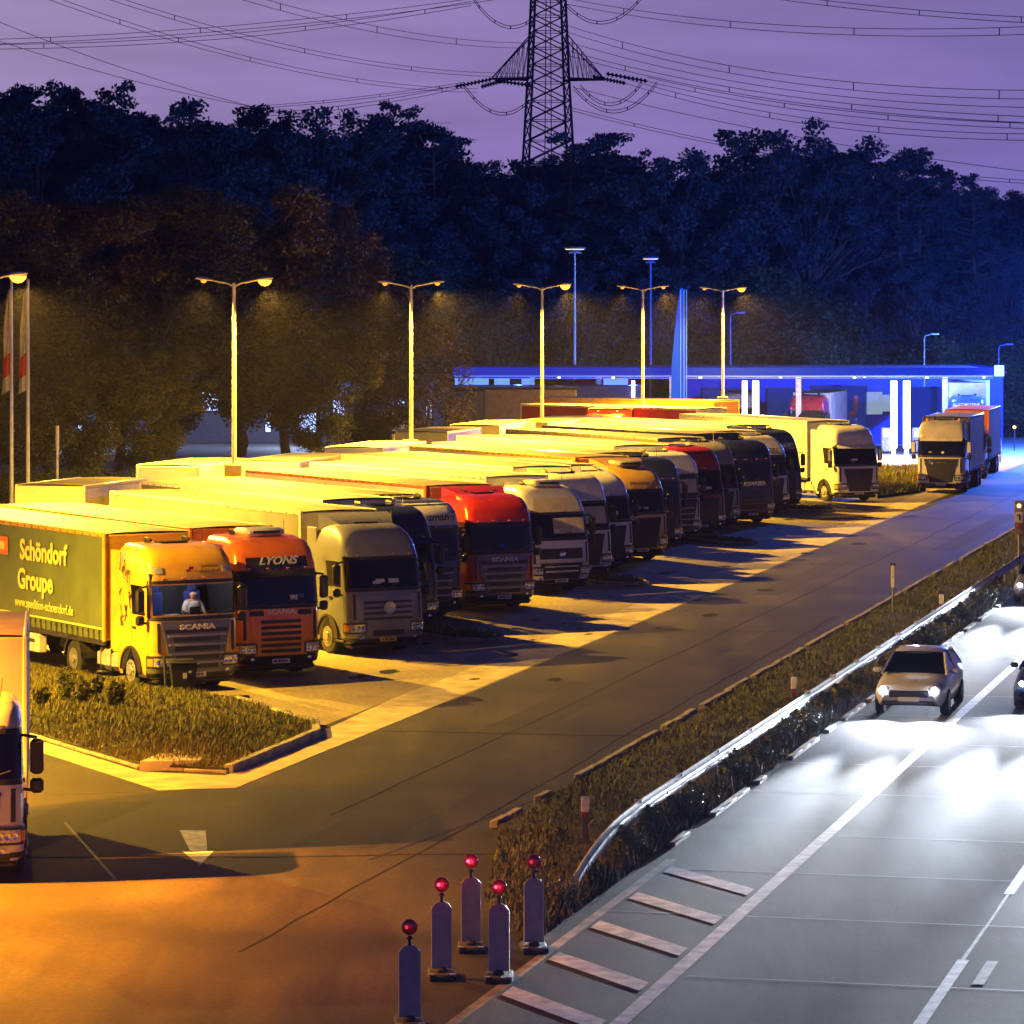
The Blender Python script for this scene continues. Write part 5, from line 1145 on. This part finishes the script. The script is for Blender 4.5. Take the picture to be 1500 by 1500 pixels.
NAME = {'pine': 'pine_tree', 'oak': 'oak_tree', 'round': 'leafy_tree', 'autumn': 'leafy_tree', 'birch': 'birch_tree', 'weep': 'small_tree', 'bush': 'undergrowth_bush'}
def plant(kind, X, Y, h, lab, group=None, cat='tree', wide=1.0, v=None):
    (tr_, cr_), h0 = PR[kind][v % len(PR[kind])] if v is not None else rnd.choice(PR[kind]); s = h/h0
    t = thing(NAME[kind], (X, Y, 0), rnd.uniform(0, 6.28), lab, cat, group); t.scale = (s*wide, s*wide, s)
    link('trunk', tr_, t); link('crown', cr_, t); return t
prof = [(-80, 128), (0, 128), (60, 140), (120, 148), (185, 130), (228, 178), (300, 165), (365, 155), (405, 182), (480, 168), (520, 188), (565, 160), (640, 178), (672, 232), (705, 240), (765, 238), (840, 205), (888, 190), (930, 222), (1000, 238), (1060, 236), (1112, 196), (1160, 196), (1205, 204), (1255, 238), (1292, 236), (1332, 216), (1365, 236), (1402, 292), (1430, 262), (1452, 296), (1500, 296), (1580, 296)]
px_ = [p[0] for p in prof]; py_ = [p[1] for p in prof]
GF = 'pines and oaks of the wood behind the filling station'
heroes = [(8, 'pine', 'flat crowned tree top at the left edge of the wood'), (62, 'oak', 'dark tree top right of the flat crowned one at the left edge'), (120, 'oak', 'broad dark tree top left of the lone pine tuft'), (185, 'pine', 'pine tuft standing out above the left wood'), (300, 'oak', 'ragged tree top above the first lamp post'),
          (365, 'pine', 'feathery pine above the gap between the first two lamp posts'), (480, 'oak', 'dark rounded tree top under the left power lines'), (565, 'pine', 'leaning pine top left of the layered pine'), (635, 'pine', 'layered pine left of the pylon, seen against the sky'), (752, 'oak', 'small tree top left of the pylon base'), (835, 'pine', 'feathery pine top touching the right side of the pylon'), (888, 'pine', 'dense pine top right of the pylon base'),
          (1000, 'oak', 'small tree top in the dip right of the pylon'), (1120, 'oak', 'tall leafy tree top, highest of the right wood'), (1190, 'oak', 'tree top with sky holes right of the highest one'), (1225, 'pine', 'thin branched tree top in the right wood'), (1320, 'pine', 'pine crown near the right end of the tall wood'), (1350, 'pine', 'pine crown at the right end of the tall wood'), (1428, 'pine', 'lone low pine tip at the right, beyond the wood edge')]
for px, kd, lab in heroes:
    Yd = rnd.uniform(288, 300); yt = np.interp(px, px_, py_)-4; plant(kd, (px-750)/F*Yd, Yd, H+(HZ-yt)/F*Yd, lab, wide=1.05)
for row, (Y0, Y1, k, st, kinds) in enumerate(((312, 332, .96, 27, ('pine', 'oak')), (292, 308, .86, 30, ('oak', 'pine', 'oak')), (282, 292, .62, 36, ('oak', 'bush', 'oak')), (340, 352, .98, 25, ('oak',)))):
    px = -90+rnd.uniform(0, 10)
    while px < 1600:
        Yd = rnd.uniform(Y0, Y1); yt = np.interp(px, px_, py_)+rnd.uniform(10, 44)
        if px > 1385: yt = max(yt, 300)+rnd.uniform(0, 10)
        ht = (H+(HZ-yt)/F*Yd)*k
        plant(rnd.choice(kinds), (px-750)/F*Yd, Yd, ht, 'dark tree among many in the wood behind the filling station', GF, wide=1.15); px += st*rnd.uniform(.75, 1.25)
px = -60
while px < 1600:
    Yd = rnd.uniform(274, 281); plant('bush', (px-750)/F*Yd, Yd, rnd.uniform(5, 9), 'dark bush at the foot of the wood behind the filling station', 'bushes at the foot of the wood', 'bush', 1.3); px += rnd.uniform(28, 44)
# far wooded ridge at the right
for i in range(26):
    px = 1330+i*11; Yd = rnd.uniform(520, 560); plant('oak', (px-750)/F*Yd, Yd, H+(HZ-rnd.uniform(288, 298))/F*Yd, 'hazy tree on the far ridge at the right edge', 'trees of the far ridge', wide=1.3)
# lit broadleaf trees on the left
LT = [(-15, 172, 278, 'round', 'large olive tree at the left edge behind the flagpoles'), (75, 184, 300, 'autumn', 'broad olive tree right of the flagpoles'), (170, 196, 330, 'round', 'dark olive tree left of the first lamp post'), (260, 190, 296, 'round', 'tall olive tree just left of the first lamp post'), (345, 200, 282, 'autumn', 'big olive crown behind the first lamp post'),
      (425, 205, 330, 'round', 'dark crown right of the first lamp post'), (520, 214, 292, 'birch', 'thin branched birch left of the second lamp post'), (470, 190, 470, 'round', 'lower bushy tree between the first two lamp posts'), (560, 205, 440, 'round', 'dark green tree close behind the second lamp post'), (625, 215, 488, 'weep', 'small hanging tree lit yellow right of the second lamp post'), (575, 222, 420, 'autumn', 'brownish tree behind the second lamp post'),
      (120, 168, 480, 'round', 'low dark tree right of the thin pale post'), (215, 172, 500, 'round', 'low tree left of the first lamp post pole'), (30, 165, 470, 'round', 'low dark tree between the two flagpoles and the edge')]
for px, Yd, yt, kd, lab in LT: plant(kd, (px-750)/F*Yd, Yd, H+(HZ-yt)/F*Yd, lab, wide=1.25 if kd != 'birch' else 1.0)
for px, Yd, ht, lab in ((748, 250, 6.3, 'round topped small tree left of the third lamp post, against the canopy'), (792, 252, 5.9, 'round topped small tree behind the third lamp post'), (858, 252, 6.0, 'round topped small tree left of the bright window')): plant('bush', (px-750)/F*Yd, Yd, ht, lab, wide=.8)
for i in range(16):
    px = -40+i*34; Yd = rnd.uniform(152, 166); plant('bush', (px-750)/F*Yd, Yd, rnd.uniform(2.2, 3.6), 'low dark bush in the hedge below the left trees', 'hedge bushes below the left trees', 'bush', 1.5)
# weeds on the island and by the barrier
def weed(pt, h, lab, m, group, n=260, wd=.5):
    tk = MB().use(bark); cs = []; rd = []
    for i in range(12):
        th = rnd.uniform(0, 6.28); q = Vector((math.cos(th)*h*wd*rnd.random(), math.sin(th)*h*wd*rnd.random(), h*rnd.uniform(.4, 1))); tk.tube([(0, 0, 0), q*.5+Vector((0, 0, .05)), q], .008, 4, .004)
        for k in range(3): cs.append(tuple(q*(1-.25*k))); rd.append((.10*h, .10*h, .12*h))
    V, Fq = leaves(cs, rd, max(6, n//12), .022); t = thing('weed_plant', pt, 0, lab, 'plant', group); tk.build('stem', t); link('leaf', npmesh('leaf', V, Fq, [m]), t); return t
for (px, py, h, lab) in ((95, 1046, .95, 'tall leafy weed at the left of the grass island'), (118, 1050, .7, 'bushy weed right of the tallest one on the grass island'), (160, 1056, .7, 'brown leafed weed in the middle of the left grass'), (178, 1050, .6, 'weed with spreading stems left of the litter bin'), (60, 1052, .5, 'small weed at the left edge of the grass island'), (140, 1040, .6, 'weed behind the brown leafed one')):
    weed(G(px, py)+Vector((0, 0, .25)), h, lab, dec_l, None, 900)
wd_m = leafmat('barrier_weed', [(.12, .14, .09), (.2, .21, .15), (.28, .27, .2)], .6)
a = 65
WP = [weed(Q(60, -13.9), .5, 'pale weed under the crash barrier', wd_m, 'weeds below the crash barrier', 700, .6)]
while a < 128:
    a += rnd.uniform(.45, 1.0); w_ = clone(WP[0]); w_.location = Q(a, rnd.uniform(-14.35, -13.7)); s = rnd.uniform(.5, 1.25); w_.scale = (s*1.2, s*1.2, s); w_.rotation_euler = (0, 0, rnd.uniform(0, 6))
# ================================================================ POWER PYLON AND LINES
stl = mat('pylon_steel', (.05, .05, .07), .6, .3)
Yp = 450.0; Xp = (803-750)/F*Yp
T = thing('power_pylon', (Xp, Yp, 0), R(8), 'lattice steel power pylon rising out of the wood', 'pylon')
mb = MB().use(stl)
def half(z): return np.interp(z, [0, 12, 27, 37, 46, 60], [5.2, 4.2, 2.75, 2.25, 1.9, 1.2])
cor = ((-1, -1), (1, -1), (1, 1), (-1, 1)); zz = [0]
while zz[-1] < 60: zz.append(zz[-1]+half(zz[-1])*.95)
for cx, cy in cor: mb.tube([(cx*half(z), cy*half(z), z) for z in zz], .16, 5)
for i in range(len(zz)-1):
    z0, z1 = zz[i], zz[i+1]; h0, h1 = half(z0), half(z1)
    for k in range(4):
        a_, b_ = cor[k], cor[(k+1) % 4]
        P = lambda c, h, z: Vector((c[0]*h, c[1]*h, z))
        mb.tube([P(a_, h0, z0), P(b_, h1, z1)], .075, 4, cap=False); mb.tube([P(b_, h0, z0), P(a_, h1, z1)], .075, 4, cap=False)
        mb.tube([P(a_, h1, z1), P(b_, h1, z1)], .045, 4, cap=False)
        ma = (P(a_, h0, z0)+P(b_, h0, z0))/2; mm_ = (P(a_, h1, z1)+P(b_, h1, z1))/2
        if k in (0, 2): mb.tube([ma, mm_], .06, 4, cap=False)
mb.build('mast', T, smooth=0)
def arm(zb, L, zt, s_):
    mb = MB().use(stl)
    for s in (s_,):
        tip = Vector((s*L, 0, zb)); h = half(zb); ht = half(zt)
        for y in (-1, 1):
            r0 = Vector((s*h, y*h, zb)); u0 = Vector((s*ht, y*ht, zt)); mb.tube([r0, tip], .13, 4); mb.tube([u0, tip], .08, 4)
            for k in range(1, 8):
                t = k/8; A_ = r0.lerp(tip, t); B_ = u0.lerp(tip, t); mb.tube([A_, B_], .035, 4); B2 = u0.lerp(tip, (k-1)/8); mb.tube([A_, B2], .035, 4)
        for k in range(1, 9): t = k/9; mb.tube([Vector((s*h, -h, zb)).lerp(tip, t), Vector((s*h, h, zb)).lerp(tip, t)], .04, 4)
    return mb
for s_ in (-1, 1): arm(37.2, 7.0, 42.6, s_).build('crossarm', T, smooth=0); arm(54, 10, 59, s_).build('crossarm', T, smooth=0); arm(16, 11, 24.5, s_).build('crossarm', T, smooth=0)
ins = MB().use(mat('insulator', (.04, .04, .06), .4))
def inspt(px, py): return A(px, py, Yp)
WT = []
def wire(name, p, q, sag, lab, n=20, r=.035, pair=0.0, spacers=True):
    mb = MB().use(stl)
    for o_ in ((0, 0, 0), (0, 0, pair)) if pair else ((0, 0, 0),):
        pts = [p.lerp(q, i/n)+Vector(o_)+Vector((0, 0, -sag*4*(i/n)*(1-i/n))) for i in range(n+1)]; mb.tube(pts, r, 4, cap=False)
    if pair and spacers:
        for i in range(3, n, 5): c = p.lerp(q, i/n)+Vector((0, 0, -sag*4*(i/n)*(1-i/n))); mb.tube([c, c+Vector((0, 0, pair))], r*1.5, 4)
    o = mb.build(name, smooth=0)
    for m_ in ():
        pass
    return tag(o, lab, 'power line')
for (x0, y0, x1, y1, nm) in ((667, 127, 720, 116, 'l'), (705, 127, 745, 116, 'm'), (888, 108, 948, 119, 'r'), (868, 112, 916, 122, 'q'), (725, 118, 778, 125, 'k')):
    mb2 = MB().use(stl); P0, P1 = A(x0, y0, Yp-3), A(x1, y1, Yp-1); n = 10
    mb2.tube([P0, P1], .12, 6)
    for i in range(n): c = P0.lerp(P1, (i+.5)/n); mb2.tube([c-Vector((.12, 0, 0)), c+Vector((.12, 0, 0))], .26, 8)
    o = mb2.build('insulator_string', None); o.data.transform(T.matrix_basis.inverted()); o.parent = T
    
# main spans: (px,py at left end), (right end), depth at each end, sag in metres
SP = [((-60, 66, 430), (800, -12, 450), 1.2, 'double power line crossing high over the left wood up to the pylon top', .55),
      ((-60, 72, 400), (690, 8, 450), 1.4, 'power line just below the uppermost left one', .5),
      ((-60, 40, 300), (660, 180, 420), 2.2, 'power line sloping down across the left sky towards the layered pine', 0),
      ((-60, 8, 290), (700, 205, 420), 2.4, 'lower companion of the line sloping across the left sky', 0),
      ((40, -12, 300), (700, 135, 440), 2.0, 'thin power line running from the top left to the left crossarm', .4),
      ((120, -14, 300), (780, 112, 440), 2.0, 'second thin power line running from the top towards the mast', .4),
      ((310, -14, 300), (800, 70, 440), 1.4, 'short upper power line left of the mast', .6),
      ((385, 170, 500), (680, 128, 450), .6, 'power line fanning out left of the left insulators', .45),
      ((350, 160, 500), (680, 124, 450), .4, 'upper power line of the fan left of the left insulators', .3),
      ((830, 6, 450), (1560, 48, 330), 1.6, 'upper double power line right of the pylon top', .7),
      ((1020, -20, 400), (1560, 36, 330), .6, 'topmost power line in the upper right corner', .5),
      ((828, 46, 450), (1560, 145, 330), 2.2, 'double power line in the middle of the right sky', .8),
      ((828, 60, 450), (1560, 158, 330), 2.0, 'companion line just below the middle one in the right sky', 0),
      ((835, 82, 450), (1560, 182, 320), 1.6, 'power line above the right crossarm tip', .55),
      ((948, 119, 450), (1560, 190, 330), 1.2, 'power line leaving the outermost right insulator', .5),
      ((916, 122, 450), (1560, 206, 330), 1.8, 'power line leaving the inner right insulator', .6),
      ((840, 128, 450), (1560, 258, 380), 1.0, 'lowest right power line passing over the right tree tops', 0),
      ((830, 160, 450), (1560, 272, 400), 1.6, 'thin line brushing the tree tops on the right', .35)]
for (l_, r_, sg, lab, pr) in SP: wire('power_line', A(*l_), A(*r_), sg, lab, pair=pr, r=.034 if l_[2] > 350 else .026)
for (l_, r_, sg, lab) in (((688, -8, 448), (780, 30, 450), 2.3, 'upper left jumper cable hanging beside the mast'), ((828, 8, 450), (945, -8, 448), 2.9, 'upper right jumper cable hanging beside the mast'),
                          ((680, 128, 447), (775, 150, 449), 2.4, 'lower left jumper cable hanging under the crossarm'), ((840, 130, 449), (962, 124, 447), 3.2, 'lower right jumper cable hanging under the crossarm'), ((850, 128, 449), (940, 124, 448), 2.4, 'inner right jumper cable hanging under the crossarm')):
    wire('jumper_cable', A(*l_), A(*r_), sg, lab, pair=.35, r=.045)

# ================================================================ HAZE
hz = bpy.data.materials.new('haze_air'); hz.use_nodes = True; n_ = hz.node_tree.nodes; n_.remove(n_['Principled BSDF'])
pv = n_.new('ShaderNodeVolumePrincipled'); pv.inputs['Color'].default_value = (.58, .58, 1, 1); pv.inputs['Density'].default_value = HAZE_D; pv.inputs['Anisotropy'].default_value = .25
hz.node_tree.links.new(pv.outputs[0], n_['Material Output'].inputs['Volume'])
if HAZE_D: b = MB().use(hz); b.box(0, 320, 30.5, 900, 740, 63); tag(b.build('haze', smooth=0), kind='stuff')
